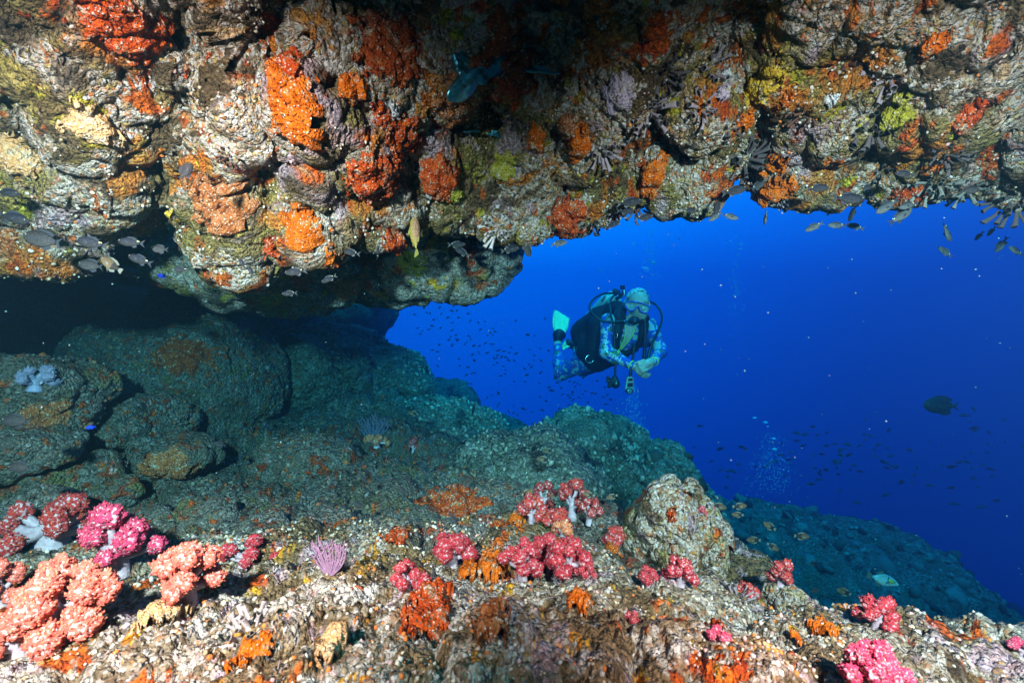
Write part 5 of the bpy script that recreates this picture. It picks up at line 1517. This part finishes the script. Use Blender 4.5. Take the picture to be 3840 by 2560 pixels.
fin([(232, 470), (262, 478), (320, 515), (386, 556), (392, 580), (378, 660), (345, 735), (300, 745), (242, 705), (212, 660), (207, 590), (216, 520)], 4.42, 0.00045,
    [((232, 700), (236, 478), .007), ((335, 735), (388, 565), .007), ((258, 705), (275, 495), .003), ((282, 715), (310, 515), .003), ((305, 722), (345, 540), .003)],
    [cap(Z(268, 800, 4.42), Z(280, 730, 4.42), .042, .050), cap(Z(255, 740, 4.42), Z(310, 745, 4.42), .040, .040)])
fin([(300, 868), (322, 832), (352, 802), (398, 793), (402, 835), (385, 868), (330, 905), (312, 900)], 4.50, 0.0003,
    [((305, 880), (395, 800), .005), ((320, 902), (395, 865), .005)],
    [cap(Z(385, 835, 4.50), Z(440, 850, 4.50), .045, .042)])

# ---------------------------------------------------------------- fish
def fish_mat(name, back, flank, belly, rear=None, gloss=0.35, spots=None):
    m = NT(name)
    co = m.n('SeparateXYZ', {0: m.co()})
    c = m.ramp(m.math('ADD', m.math('MULTIPLY', co.outputs[2], 2.6), 0.5), [(0.12, belly), (0.5, flank), (0.85, back)])
    if rear: c = m.mix(m.ramp(co.outputs[0], [(0.30 if rear[1] > 0 else 0.0, 1.0), (0.34 if rear[1] > 0 else 0.02, 0.0)]) if False else m.ramp(m.math('ADD', co.outputs[0], 0.5), [(rear[1], 1.0), (rear[1] + 0.04, 0.0)]), c, rear[0])
    if spots:
        v = m.voro(26, m.co()); c = m.mix(m.ramp(v, [(0.24, 1.0), (0.32, 0.0)]), c, spots)
    sc = m.voro(34, m.co())
    return m.done(c, gloss + 0.15, 0.25, m.bump(sc, 0.01, 0.4))
F_CHROM = fish_mat('dusky chromis', (0.012, 0.015, 0.028), (0.019, 0.020, 0.028), (0.040, 0.038, 0.037))
F_SILV = fish_mat('silvery chromis', (0.04, 0.05, 0.06), (0.09, 0.10, 0.11), (0.15, 0.16, 0.16), gloss=0.3)
F_HALF = fish_mat('brown half and half damsel', (0.08, 0.055, 0.03), (0.12, 0.08, 0.045), (0.18, 0.13, 0.075), rear=((0.025, 0.02, 0.018), 0.42))
F_DARK = fish_mat('dark damsel', (0.02, 0.02, 0.022), (0.035, 0.035, 0.04), (0.05, 0.05, 0.05))
F_BOX = fish_mat('spotted boxfish', (0.30, 0.16, 0.10), (0.36, 0.28, 0.05), (0.30, 0.26, 0.07), spots=(0.05, 0.04, 0.01))
F_SURG = fish_mat('surgeonfish', (0.012, 0.014, 0.016), (0.03, 0.04, 0.036), (0.04, 0.05, 0.045))
F_TRIG = fish_mat('turquoise triggerfish', (0.20, 0.34, 0.32), (0.42, 0.62, 0.58), (0.70, 0.78, 0.74))
F_BLUE = plain('electric blue damsel', (0.02, 0.06, 0.70), 0.4)
F_FINM = plain('dark fin', (0.03, 0.035, 0.045), 0.5, 0.3)
F_FINY = plain('pale fin', (0.13, 0.14, 0.12), 0.5, 0.3)
F_FINB = plain('yellowish fin', (0.24, 0.22, 0.06), 0.5, 0.3)
F_SPOT = plain('pale tail spot', (0.85, 0.85, 0.45), 0.5)
F_EYE = plain('fish eye', (0.25, 0.24, 0.18), 0.2); F_PUP = plain('fish pupil', (0.004, 0.004, 0.004), 0.1)
F_YEL = plain('yellow cheek', (0.55, 0.45, 0.08), 0.5); F_BAR = plain('dark bar', (0.02, 0.03, 0.05), 0.5)

def fish_body(prof, seg=12):
    """prof: (x, half height, half width, centre z) from nose to tail"""
    rows = []
    th = np.linspace(0, 2 * np.pi, seg, endpoint=False)
    for x, hh, ww, cz in prof:
        rows.append(np.column_stack([np.full(seg, x), ww * np.cos(th) * (1 - 0.25 * np.abs(np.sin(th))), cz + hh * np.sin(th)]))
    v = np.concatenate(rows); f = [tuple(q) for q in grid_faces(len(prof), seg, True)]
    n = len(v); v = np.vstack([v, rows[0].mean(0), rows[-1].mean(0)])
    t = [(n, (k + 1) % seg, k) for k in range(seg)] + [(n + 1, n - seg + k, n - seg + (k + 1) % seg) for k in range(seg)]
    q = np.array(f)
    return v, np.concatenate([q[:, [0, 2, 1]], q[:, [0, 3, 2]], np.array(t)])
def fin_slab(outline, th=0.006, y=0.0, lean=0.0):
    o = np.array(outline, float); n = len(o); c = o.mean(0)
    a = np.column_stack([o[:, 0], np.full(n, y), o[:, 1]])
    a[:, 1] += lean * np.abs(o[:, 1] - o[0, 1])
    cc = np.array((c[0], a[:, 1].mean(), c[1]))
    v = np.vstack([a, cc + (0, th, 0), cc - (0, th, 0)])
    f = [(k, (k + 1) % n, n) for k in range(n)] + [((k + 1) % n, k, n + 1) for k in range(n)]
    return v, np.array(f)
CHROM_P = [(.50, .012, .010, 0), (.465, .055, .040, .002), (.40, .105, .066, .004), (.30, .142, .080, .004), (.18, .158, .084, 0), (.04, .148, .076, 0), (-.10, .115, .058, 0), (-.20, .075, .036, .002), (-.28, .046, .020, .004), (-.32, .042, .012, .004)]
DAMS_P = [(.50, .015, .012, 0), (.46, .075, .045, 0), (.38, .145, .072, .004), (.26, .195, .085, .004), (.12, .21, .086, 0), (-.04, .19, .074, 0), (-.17, .14, .052, 0), (-.25, .085, .030, 0), (-.31, .052, .016, 0), (-.34, .048, .012, 0)]
BOX_P = [(.50, .030, .026, .01), (.47, .060, .050, .012), (.42, .085, .080, .015), (.33, .125, .115, .015), (.18, .150, .135, .01), (.0, .150, .130, .005), (-.14, .115, .090, 0), (-.22, .062, .042, 0), (-.27, .036, .022, 0), (-.31, .034, .016, 0)]
SURG_P = [(.50, .020, .014, -.02), (.46, .10, .04, -.01), (.38, .18, .06, 0), (.25, .235, .072, .005), (.10, .25, .075, .005), (-.06, .225, .066, .005), (-.19, .16, .046, .005), (-.27, .085, .026, .005), (-.32, .048, .014, .005), (-.35, .045, .010, .005)]
TRIG_P = [(.50, .022, .016, -.03), (.44, .07, .040, -.02), (.32, .125, .062, -.005), (.18, .17, .072, .0), (.04, .185, .072, .0), (-.10, .155, .058, 0), (-.21, .095, .036, 0), (-.29, .048, .020, 0), (-.34, .042, .012, 0)]
FORK = [(-.31, .0), (-.31, .040), (-.38, .075), (-.50, .150), (-.44, .055), (-.405, .0), (-.44, -.055), (-.50, -.150), (-.38, -.075), (-.31, -.040)]
ROUND = [(-.33, .0), (-.33, .045), (-.42, .10), (-.50, .115), (-.505, 0), (-.50, -.115), (-.42, -.10), (-.33, -.045)]
SPECIES = {
    'chromis': (CHROM_P, F_CHROM, FORK, F_FINM, [(.24, .145), (.12, .205), (-.06, .19), (-.20, .135), (-.16, .08), (.05, .13)], [(.0, -.135), (-.10, -.20), (-.20, -.15), (-.18, -.07), (-.08, -.10)], F_SPOT),
    'silver': (CHROM_P, F_SILV, FORK, F_FINM, [(.24, .145), (.12, .205), (-.06, .19), (-.20, .135), (-.16, .08), (.05, .13)], [(.0, -.135), (-.10, -.20), (-.20, -.15), (-.18, -.07), (-.08, -.10)], F_SPOT),
    'half': (DAMS_P, F_HALF, ROUND, F_FINY, [(.28, .18), (.10, .26), (-.12, .25), (-.28, .17), (-.22, .10), (.0, .18)], [(.05, -.19), (-.10, -.27), (-.26, -.19), (-.22, -.10), (-.05, -.17)], None),
    'dark': (DAMS_P, F_DARK, FORK, F_FINM, [(.28, .18), (.10, .26), (-.12, .25), (-.28, .17), (-.22, .10), (.0, .18)], [(.05, -.19), (-.10, -.27), (-.26, -.19), (-.22, -.10), (-.05, -.17)], None),
    'box': (BOX_P, F_BOX, ROUND, F_FINB, [(-.06, .13), (-.10, .20), (-.20, .17), (-.20, .06)], [(-.08, -.12), (-.13, -.18), (-.21, -.14), (-.20, -.05)], None),
    'surgeon': (SURG_P, F_SURG, FORK, F_FINM, [(.30, .21), (.10, .31), (-.14, .29), (-.30, .20), (-.24, .10), (.05, .23)], [(.10, -.23), (-.08, -.31), (-.28, -.24), (-.24, -.10), (-.05, -.20)], None),
    'trigger': (TRIG_P, F_TRIG, ROUND, F_FINY, [(.0, .17), (-.08, .26), (-.22, .16), (-.24, .08), (-.10, .14)], [(.0, -.17), (-.08, -.25), (-.22, -.16), (-.24, -.08), (-.10, -.14)], None),
    'blue': (CHROM_P, F_BLUE, FORK, F_BLUE, [(.24, .145), (.12, .205), (-.06, .19), (-.20, .135), (-.16, .08), (.05, .13)], [(.0, -.135), (-.10, -.20), (-.20, -.15), (-.18, -.07), (-.08, -.10)], None)}
PROTO = {}
def species(kind):
    if kind in PROTO: return PROTO[kind]
    prof, bm_, tail, fm, dors, anal, spot = SPECIES[kind]
    ps = []
    def add(name, vf, mat, smooth=True, par=None):
        me = mesh_np(name, vf[0], vf[1], smooth); me.materials.append(mat); ps.append((name, me, par))
    add('body', fish_body(prof), bm_)
    add('tail_fin', fin_slab(tail, .008), fm, False)
    add('dorsal_fin', fin_slab(dors, .008), fm, False)
    add('anal_fin', fin_slab(anal, .008), fm, False)
    w = max(p[2] for p in prof)
    for s in (-1, 1):
        add('pectoral_fin', fin_slab([(.20, .0), (.14, .03), (.05, .0), (.03, -.06), (.12, -.05)], .004, s * w * 0.9, s * 0.5), fm, False)
        u, f = ico(2)
        k = prof[2]
        c = np.array((k[0] + .01, s * k[2] * 0.86, k[3] + k[1] * 0.30))
        add('eye', (u * np.array((.024, .012, .024)) + c, f), F_EYE)
        add('pupil', (u * np.array((.013, .006, .013)) + c + (0, s * .009, 0), f), F_PUP)
        if spot: add('tail_spot', (u * np.array((.022, .010, .022)) + np.array((-.235, s * .026, .062)), f), spot)
        if kind == 'trigger':
            add('cheek_patch', (u * np.array((.10, .012, .07)) + np.array((.22, s * .062, .03)), f), F_YEL)
            add('eye_bar', (u * np.array((.012, .012, .11)) + np.array((.10, s * .066, .06)), f), F_BAR)
    if kind in ('surgeon', 'half'):
        add('pelvic_fin', fin_slab([(.18, -.17), (.10, -.20), (-.04, -.33), (.06, -.19)], .006), fm, False)
    PROTO[kind] = ps
    return ps
def orient(angle, yaw=0.0, roll=0.0):
    a, y = R(angle), R(yaw)
    x = Vector((math.cos(a) * math.cos(y), math.sin(y), math.sin(a) * math.cos(y)))
    up = Vector((0, 0, 1)) - x * x.z
    if up.length < 0.25: up = Vector((0.6, -0.8, 0)) - x * x.dot(Vector((0.6, -0.8, 0)))
    up.normalize()
    yv = up.cross(x).normalized()
    m = Matrix((x, yv, up)).transposed()
    return m.to_quaternion() @ Quaternion((1, 0, 0), R(roll))
def fish(kind, label, px, py, length, angle, d, yaw=0.0, group=None, name='fish', parts=True, keep=None):
    h = hit(px, py)
    if h is not None: d = min(d, h[0].y - 0.05 - 0.35 * length / F * d)
    c = P(px, py, d)
    root = empty(name, c); tag(root, label, 'fish', group)
    L = length / F * d * 1.12 / max(0.55, math.cos(R(yaw)))
    root.rotation_mode = 'QUATERNION'; root.rotation_quaternion = orient(angle, yaw); root.scale = (L, L, L)
    for pn, me, par in species(kind):
        obj(pn, me, None, root)
    return root
GC = 'dusky fish along the roof lip'
for kind, lab, px, py, ln, an, d, yaw in [
    ('chromis', 'largest dusky fish under the middle of the lip, facing right', 2358, 759, 88, 8, 1.45, 0),
    ('chromis', 'dusky fish half hidden below the largest one at the lip', 2345, 790, 66, 4, 1.5, 10),
    ('chromis', 'dusky fish below the lip against the blue, just under the largest one', 2414, 815, 66, 8, 1.45, 0),
    ('chromis', 'dark fish tilted upward beside the pale tube corals', 2294, 843, 60, 24, 1.5, 0),
    ('chromis', 'short plump fish right at the lip edge, facing right', 2586, 788, 52, -4, 1.5, 15),
    ('chromis', 'large dusky fish in front of the notch in the lip', 2752, 716, 90, 14, 1.4, 0),
    ('dark', 'thin black fish diving head down below the notch', 2688, 772, 54, -98, 1.5, 0),
    ('silver', 'small fish heading down left, first of a close pair', 2683, 812, 54, 213, 1.5, 0),
    ('silver', 'small fish heading right, second of the close pair', 2738, 812, 58, -14, 1.5, 0),
    ('dark', 'black fish silhouette slipping up into the notch', 2843, 697, 52, 30, 1.5, 0),
    ('silver', 'thin silvery fish diving alone below the orange hanging sponge', 2871, 812, 46, -64, 1.5, 45),
    ('silver', 'slim silvery fish heading left, first of a row of three', 3055, 850, 62, 205, 1.5, 10),
    ('silver', 'silvery fish heading left in the middle of a row of three', 3140, 845, 62, 178, 1.5, 0),
    ('silver', 'curving fish at the end of a row of three', 3208, 850, 48, 150, 1.55, 30),
    ('chromis', 'dusky fish against the pale lip beside the hanging orange sponge', 3066, 706, 78, 6, 1.3, 0),
    ('chromis', 'large dark fish with long tail under the lip, facing right', 3180, 744, 112, -4, 1.3, 0),
    ('dark', 'tiny fish seen head down under the large long-tailed one', 3197, 800, 44, -88, 1.5, 40),
    ('silver', 'silvery fish heading down left below the lip', 3330, 772, 92, 212, 1.35, 0),
    ('silver', 'pale silvery fish tilted up to the right under two others', 3376, 812, 94, 34, 1.35, 0),
    ('silver', 'slim fish close under the orange red lip sponge', 3408, 770, 68, 196, 1.35, 0),
    ('silver', 'slender fish diving right, alone in open blue', 3550, 868, 80, -48, 1.5, 20),
    ('silver', 'small curved fish below the slender diving one', 3545, 945, 48, 120, 1.6, 25),
    ('silver', 'tiny fish pointing down left, left of a scattered trio', 3673, 884, 34, 238, 1.7, 20),
    ('silver', 'tiny upright fish above a scattered trio', 3719, 866, 32, 252, 1.7, 30),
    ('silver', 'thin fish pointing steeply down near the frame side', 3757, 916, 54, 248, 1.6, 20),
    ('silver', 'fish facing up left close to the frame side', 3811, 942, 58, 146, 1.5, 0),
    ('chromis', 'dim fish against dark tube corals of the lip', 3248, 704, 48, 4, 1.3, 10),
    ('chromis', 'dim dusky fish against the grey tube coral fringe', 3396, 652, 72, 176, 1.2, 0),
    ('dark', 'dark fish lost in shade near the frame side lip', 3640, 712, 62, 8, 1.2, 0),
    ('silver', 'dark slim fish alone left of the diver, below the red lip sponge', 2095, 913, 58, 10, 1.6, 0),
    ('chromis', 'upper of two overlapping fish by the hanging rock corner', 1928, 919, 72, 8, 1.6, 0),
    ('chromis', 'lower of two overlapping fish by the hanging rock corner', 1912, 936, 66, 10, 1.56, 0),
    ('dark', 'black fish diving beside two overlapping fish', 1976, 932, 58, -74, 1.6, 0),
    ('chromis', 'dusky fish facing right over the teal hanging rock', 1712, 917, 62, 2, 1.7, 0),
    ('chromis', 'dusky fish facing up left over the teal hanging rock', 1734, 946, 62, 150, 1.7, 0),
    ('chromis', 'dusky fish facing left in the dark gap under the lip', 1318, 947, 62, 168, 1.4, 0),
    ('chromis', 'upright dusky fish in the dark gap near the boxfish', 1416, 948, 48, 88, 1.5, 10),
    ('chromis', 'dusky fish facing left below the lowest hanging block', 1110, 1019, 78, 186, 1.3, 0),
    ('chromis', 'dusky fish facing down left at the side of the lowest block', 1234, 1045, 58, 205, 1.4, 0),
    ('chromis', 'small dusky fish facing left under the shadowed hanging rock', 1086, 1100, 54, 184, 1.4, 0),
    ('dark', 'olive fish hanging upright before the upper roof', 697, 642, 68, 72, 1.0, 20),
    ('chromis', 'blurred grey fish cut by the frame edge, upper one', 25, 722, 88, -8, 1.1, 0),
    ('chromis', 'blurred lilac grey fish cut by the frame edge, lower one', 45, 815, 118, -16, 1.1, 0),
    ('dark', 'dark blurred fish before the pale block by the frame edge', 160, 898, 132, 168, 1.1, 0),
    ('chromis', 'blurred violet fish facing left, first of a pair by the pale block', 345, 912, 112, 168, 1.1, 0),
    ('chromis', 'blurred violet fish facing left, second of a pair by the pale block', 493, 909, 92, 174, 1.15, 0),
    ('dark', 'dark fish right of the violet pair', 598, 934, 60, 176, 1.2, 0),
    ('half', 'yellowish fish under the pale block facing up left', 417, 992, 84, 146, 1.15, 0),
    ('chromis', 'dusky fish under the violet pair facing left', 526, 975, 88, 160, 1.2, 0),
    ('chromis', 'dusky fish at the edge of the dark cave', 488, 1033, 64, 156, 1.25, 0),
    ('chromis', 'dim small fish at the mouth of the dark cave', 680, 1011, 54, 176, 1.25, 0),
    ('chromis', 'first of two small fish rising along the pale block', 910, 989, 44, 124, 1.25, 0),
    ('chromis', 'second of two small fish rising along the pale block', 943, 1019, 46, 124, 1.25, 0),
    ('dark', 'dim dark fish just under the pale block by the frame edge', 340, 995, 86, 172, 1.2, 0),
    ('blue', 'small electric blue fish at the cave mouth', 610, 1036, 40, 170, 1.4, 0)]:
    fish(kind, lab, px, py, ln, an, d, yaw, GC)
fish('box', 'yellow spotted boxfish hanging head up under the lip', 1557, 885, 140, 96, 1.45, 12, name='boxfish')
fish('surgeon', 'large dark round fish alone in open blue', 3530, 1520, 108, 178, 3.2, 8, name='surgeonfish')
fish('trigger', 'turquoise fish with yellow cheek over the blue coral slope', 3311, 2172, 108, -16, 2.3, 0, name='triggerfish')
fish('blue', 'small bright blue fish over the flat reddish stone', 340, 1602, 36, 190, 1.5)
GD = 'brown fish near the reef'
for kind, lab, px, py, ln, an, d, yaw in [
    ('half', 'brown fish with dark rear beside the shelf, first of a trio', 2697, 1898, 50, -14, 1.6, 0),
    ('half', 'brown fish with dark rear beside the shelf, second of a trio', 2774, 1897, 48, 4, 1.6, 0),
    ('half', 'slim brown fish under the trio', 2766, 1929, 40, 176, 1.6, 0),
    ('half', 'brown fish facing up left over the blue slope', 2886, 1972, 48, 150, 1.7, 0),
    ('half', 'brown fish with dark rear facing right over the blue slope', 3007, 2010, 52, -4, 1.7, 0),
    ('half', 'brown fish facing left low over the blue slope', 2826, 2024, 48, 178, 1.7, 0),
    ('dark', 'dark small fish low over the blue slope', 2766, 2033, 36, 176, 1.7, 0),
    ('half', 'golden brown fish diving low over the blue slope', 2899, 2050, 46, -32, 1.7, 0),
    ('half', 'brown fish before the turquoise one, facing up left', 3165, 2218, 52, 160, 1.8, 0),
    ('dark', 'small dark fish above the shelf edge ridge', 3056, 2213, 32, 200, 1.7, 0),
    ('dark', 'tiny dark fish over the blue slope below the brown group', 3053, 2112, 28, 160, 2.2, 0),
    ('half', 'olive fish before the dark teal ridge, facing down right', 2613, 1840, 40, -24, 1.9, 0),
    ('half', 'brown fish left of the thicket, facing up right', 1978, 1845, 40, 24, 1.5, 0),
    ('half', 'brown fish inside the coral thicket', 2074, 1868, 32, 120, 1.5, 20),
    ('half', 'brown fish right of the thicket, facing left', 2207, 1853, 42, 168, 1.5, 0),
    ('half', 'brown fish facing left before the dark teal ridge', 2294, 1862, 40, 196, 1.6, 0),
    ('half', 'grey brown fish facing left above the front coral clump', 1985, 2010, 60, 174, 1.3, 0),
    ('dark', 'dark fish facing down right over the brown mound', 1699, 1946, 48, -60, 1.4, 0),
    ('dark', 'black fish before the rubble slope, facing left', 1346, 1892, 46, 150, 1.5, 0),
    ('dark', 'dark fish facing up left over the middle slope', 1510, 1838, 42, 132, 1.6, 0),
    ('dark', 'dark slim fish right beside another over the middle slope', 1545, 1842, 34, 118, 1.6, 20),
    ('dark', 'small dark fish upper left on the middle slope', 1362, 1793, 32, 140, 1.7, 0),
    ('half', 'brown fish before the bushy teal mound', 2037, 1722, 46, 172, 2.0, 0),
    ('half', 'brown fish low before the teal ridge', 2055, 1690, 38, 184, 2.2, 0),
    ('dark', 'black fish in open blue above the reef, facing left', 1891, 1622, 38, 162, 2.4, 0),
    ('dark', 'black upright fish before the far reef', 1774, 1538, 38, 80, 2.8, 30),
    ('half', 'dim olive fish over the reef slope', 1549, 1549, 34, 170, 2.6, 0),
    ('dark', 'large dark blurred fish before the rock with pale blue coral', 60, 1578, 100, 176, 1.2, 0),
    ('dark', 'dark fish lower left over grey stones', 75, 1752, 84, 178, 1.15, 0),
    ('dark', 'dark fish at the top of the silty slope', 823, 1666, 46, 170, 1.7, 0)]:
    fish(kind, lab, px, py, ln, an, d, yaw, GD)

# far fish, too small to show their parts
def simple_fish(prof, mat, name):
    mb = MB(); mb.add(*fish_body(prof[::2] + prof[-1:], 6)); mb.add(*fin_slab(FORK, .010)); mb.add(*fin_slab([(.24, .14), (.10, .21), (-.15, .17), (-.18, .07)], .008))
    me = mb.mesh(name); me.materials.append(mat); return me
SM_D = simple_fish(CHROM_P, F_DARK, 'small_fish'); SM_S = simple_fish(CHROM_P, F_SILV, 'small_fish'); SM_O = simple_fish(DAMS_P, F_CHROM, 'small_fish')
def school(n, label, group, sample, dr, lr, seed, meshes, angs, where=lambda x, y: ''):
    rd = random.Random(seed); k = 0; tries = 0
    while k < n and tries < n * 30:
        tries += 1
        px, py = sample(rd); d = rd.uniform(*dr)
        h = hit(px, py)
        if h is not None and h[0].y < d + 0.3: continue
        o = obj('small_fish', rd.choice(meshes), None)
        o.location = P(px, py, d); o.rotation_mode = 'QUATERNION'
        o.rotation_quaternion = orient(rd.choice(angs) + rd.gauss(0, 22), rd.uniform(-45, 45), rd.uniform(-12, 12))
        L = rd.uniform(*lr) / F * d; o.scale = (L, L, L)
        fx = o.rotation_quaternion @ Vector((1, 0, 0))
        tag(o, label.replace('HEAD', 'heading left' if fx.x < 0 else 'heading right').replace('WHERE', where(px, py)), 'fish', group); k += 1
def band(x0, y0, x1, y1, w0, w1):
    def s(rd):
        t = rd.random(); w = w0 + (w1 - w0) * t
        return x0 + (x1 - x0) * t + rd.gauss(0, w * 0.6), y0 + (y1 - y0) * t + rd.gauss(0, w)
    return s
school(150, 'tiny dark fish HEAD of the dense school, WHERE', 'school left of the diver', band(1560, 1170, 2280, 1500, 60, 70), (5.0, 6.8), (12, 19), 5, [SM_D, SM_O], [150, 160, 170, 200, 20],
       lambda x, y: ('above ' if y < 1330 else 'below ') + ('the gap by the reef wall' if x < 1750 else 'the fins, midway' if x < 2000 else 'the diver knees'))
school(22, 'tiny dark fish HEAD just above the far reef, WHERE', 'fish above the far reef', band(1480, 1290, 2080, 1640, 40, 30), (4.2, 5.6), (12, 22), 6, [SM_D], [160, 180, 20, 90], lambda x, y: 'beside the steep boulder' if x < 1750 else 'before the low ridge')
school(120, 'small slim fish HEAD in the loose school WHERE', 'school over the slope', band(2640, 1720, 3760, 1720, 75, 90), (5.6, 8.0), (20, 36), 7, [SM_S, SM_S, SM_O], [180, 175, 185, 170, 0],
       lambda x, y: ('higher up ' if y < 1720 else 'lower down ') + ('left of the bubble cloud' if x < 2850 else 'right after the bubble cloud' if x < 3150 else 'midway to the frame side' if x < 3500 else 'near the frame side'))
for lab, px, py, ln, an in [('dark fish silhouette left of the gap below the hanging rock', 1453, 1130, 30, 178), ('dark fish silhouette facing left in the gap below the hanging rock', 1484, 1141, 26, 176),
        ('upright dark fish silhouette at the wall edge', 1424, 1151, 30, 92), ('dark fish silhouette facing right under the hanging rock', 1639, 1126, 32, 8), ('tiny dark fish rising under the hanging rock', 1599, 1119, 22, 48),
        ('faint dark fish before the reef wall, rightmost', 1334, 1149, 20, 150), ('faint dark fish before the reef wall, middle one', 1267, 1147, 22, 170), ('faint dark fish before the reef wall, lowest one', 1245, 1161, 20, 170),
        ('olive fish before the bluish rock, lower one', 1121, 1162, 30, 170), ('olive fish before the bluish rock, upper one', 1101, 1151, 32, 172), ('small dark fish above the bluish rock', 1166, 1145, 22, 184)]:
    o = obj('small_fish', SM_D, None); d = 3.4; o.location = P(px, py, d); o.rotation_mode = 'QUATERNION'; o.rotation_quaternion = orient(an, 0)
    L = ln / F * d; o.scale = (L, L, L); tag(o, lab, 'fish', 'silhouettes in the gap')

# ---------------------------------------------------------------- bubbles and drifting specks
m = NT('bubble skin')
M_BUB = m.done((0.55, 0.85, 0.95), 0.15, 0.8, Alpha=0.40)
M_SPECK = plain('drifting speck', (0.06, 0.15, 0.17), 0.7)
u, f = ico(3)
BUB = mesh_np('bubble', u * np.array((1, 1, 0.62)), f); BUB.materials.append(M_BUB)
for k, (zx, zy, r) in enumerate([(1185, 8, 9), (1205, 14, 12), (1222, 4, 10), (1240, 18, 13), (1258, 30, 8), (1215, 32, 7), (1250, 52, 6), (1232, 48, 5), (1262, 8, 6), (770, 38, 7), (1255, 170, 5), (1268, 235, 4), (1252, 208, 3), (1270, 268, 4), (290, 66, 7),
                                 (1310, 322, 4), (1330, 318, 3), (680, 130, 4), (350, 215, 4)]):
    o = obj('bubble', BUB, None); o.location = Z(zx, zy, 3.5 + 0.01 * k); o.scale = (r * .00075,) * 3
    tag(o, 'small silvery air bubble rising above the diver', 'bubble', 'bubbles above the diver')
for px, py, r in [(2365, 845, 5), (2376, 915, 6), (2760, 888, 5), (2780, 917, 7), (2739, 905, 5), (2778, 935, 6), (2770, 957, 5), (2722, 912, 4), (2250, 1012, 5), (2450, 985, 9)]:
    o = obj('bubble', BUB, None); d = 3.8; o.location = P(px, py, d); o.scale = (r * d / F,) * 3
    tag(o, 'bright flattened bubble drifting between the diver and the lip', 'bubble', 'bubbles below the lip')
for px, py, r in [(2830, 1566, 8), (2871, 1583, 9), (2880, 1598, 5), (2902, 1643, 8), (2905, 1683, 9)]:
    o = obj('bubble', BUB, None); d = 4.2; o.location = P(px, py, d); o.scale = (r * d / F, r * d / F, r * d / F * .8)
    tag(o, 'flattened silvery bubble on top of the fine bubble cloud', 'bubble', 'bubbles over the fine cloud')
def specks(name, label, n, pos, size, mat, seed):
    g = np.random.default_rng(seed); u1, f1 = ico(1); V, Fc = [], []
    for k in range(n):
        c, s = pos(g)
        V.append(u1 * s * g.uniform(0.6, 1.3, (1, 3)) + np.array(c)); Fc.append(f1 + k * len(u1))
    o = obj(name, mesh_np(name, np.concatenate(V), np.concatenate(Fc)), mat); tag(o, label, None, None, 'stuff')
def plume(px, py0, py1, w, d, s):
    def q(g):
        t = g.beta(2, 2); dd = d + g.normal(0, .10)
        return P(px + g.normal(0, w * (0.35 + t)), py0 + (py1 - py0) * t, dd), g.uniform(.4, 1.1) * s * dd / F
    return q
specks('bubble_cloud', 'fine cloud of tiny bubbles rising over the blue slope', 480, plume(2890, 1620, 1880, 52, 4.4, 2.0), 3, M_BUB, 1)
specks('bubble_cloud', 'faint veil of tiny bubbles under the diver', 260, plume(2375, 1440, 1660, 26, 4.2, 2.2), 3, M_BUB, 2)
specks('bubble_cloud', 'faint string of tiny bubbles above the diver', 150, plume(2440, 820, 1060, 16, 3.9, 2.2), 3, M_BUB, 3)
specks('bubble_cloud', 'faint thread of tiny bubbles in open blue right of the diver', 140, plume(2760, 880, 1300, 18, 4.4, 2.2), 3, M_BUB, 4)
def drift(g):
    px, py = g.uniform(0, 3840), g.uniform(600, 2300); d = g.uniform(0.5, 2.4)
    h = hit(px, py)
    if h is not None: d = min(d, h[0].y * 0.85)
    return P(px, py, d), g.uniform(1.2, 3.8) * min(d, 1.5) / F
specks('drifting_specks', 'pale specks adrift in the water', 260, drift, 1, M_SPECK, 9)

# ---------------------------------------------------------------- sea water
def water_box():
    lo, hi = np.array((-13.0, -4.5, -7.5)), np.array((14.0, 17.0, 2.6))
    c = np.array([(x, y, z) for x in (0, 1) for y in (0, 1) for z in (0, 1)], float)
    v = lo + c * (hi - lo)
    f = [(0, 1, 3, 2), (4, 6, 7, 5), (0, 4, 5, 1), (2, 3, 7, 6), (0, 2, 6, 4), (1, 5, 7, 3)]
    o = obj('haze', mesh_np('haze', v, np.array(f), False))
    m = bpy.data.materials.new('sea water'); m.use_nodes = True
    t = m.node_tree; t.nodes.clear()
    out = t.nodes.new('ShaderNodeOutputMaterial'); vol = t.nodes.new('ShaderNodeVolumePrincipled')
    dens = 0.70
    sca = (0.008, 0.038, 0.060); ab = (0.60, 0.095, 0.026)
    vol.inputs['Density'].default_value = dens
    vol.inputs['Color'].default_value = (*[x / dens for x in sca], 1)
    vol.inputs['Absorption Color'].default_value = (*[max(0, 1 - a / dens / (1 - s / dens)) ** 2 for a, s in zip(ab, sca)], 1)
    vol.inputs['Anisotropy'].default_value = 0.75
    vol.inputs['Density Attribute'].default_value = ''
    m.cycles.homogeneous_volume = True
    t.links.new(vol.outputs[0], out.inputs['Volume'])
    o.data.materials.append(m)
    tag(o, 'clear blue sea water filling the cave and the open sea', None, None, 'stuff')
water_box()
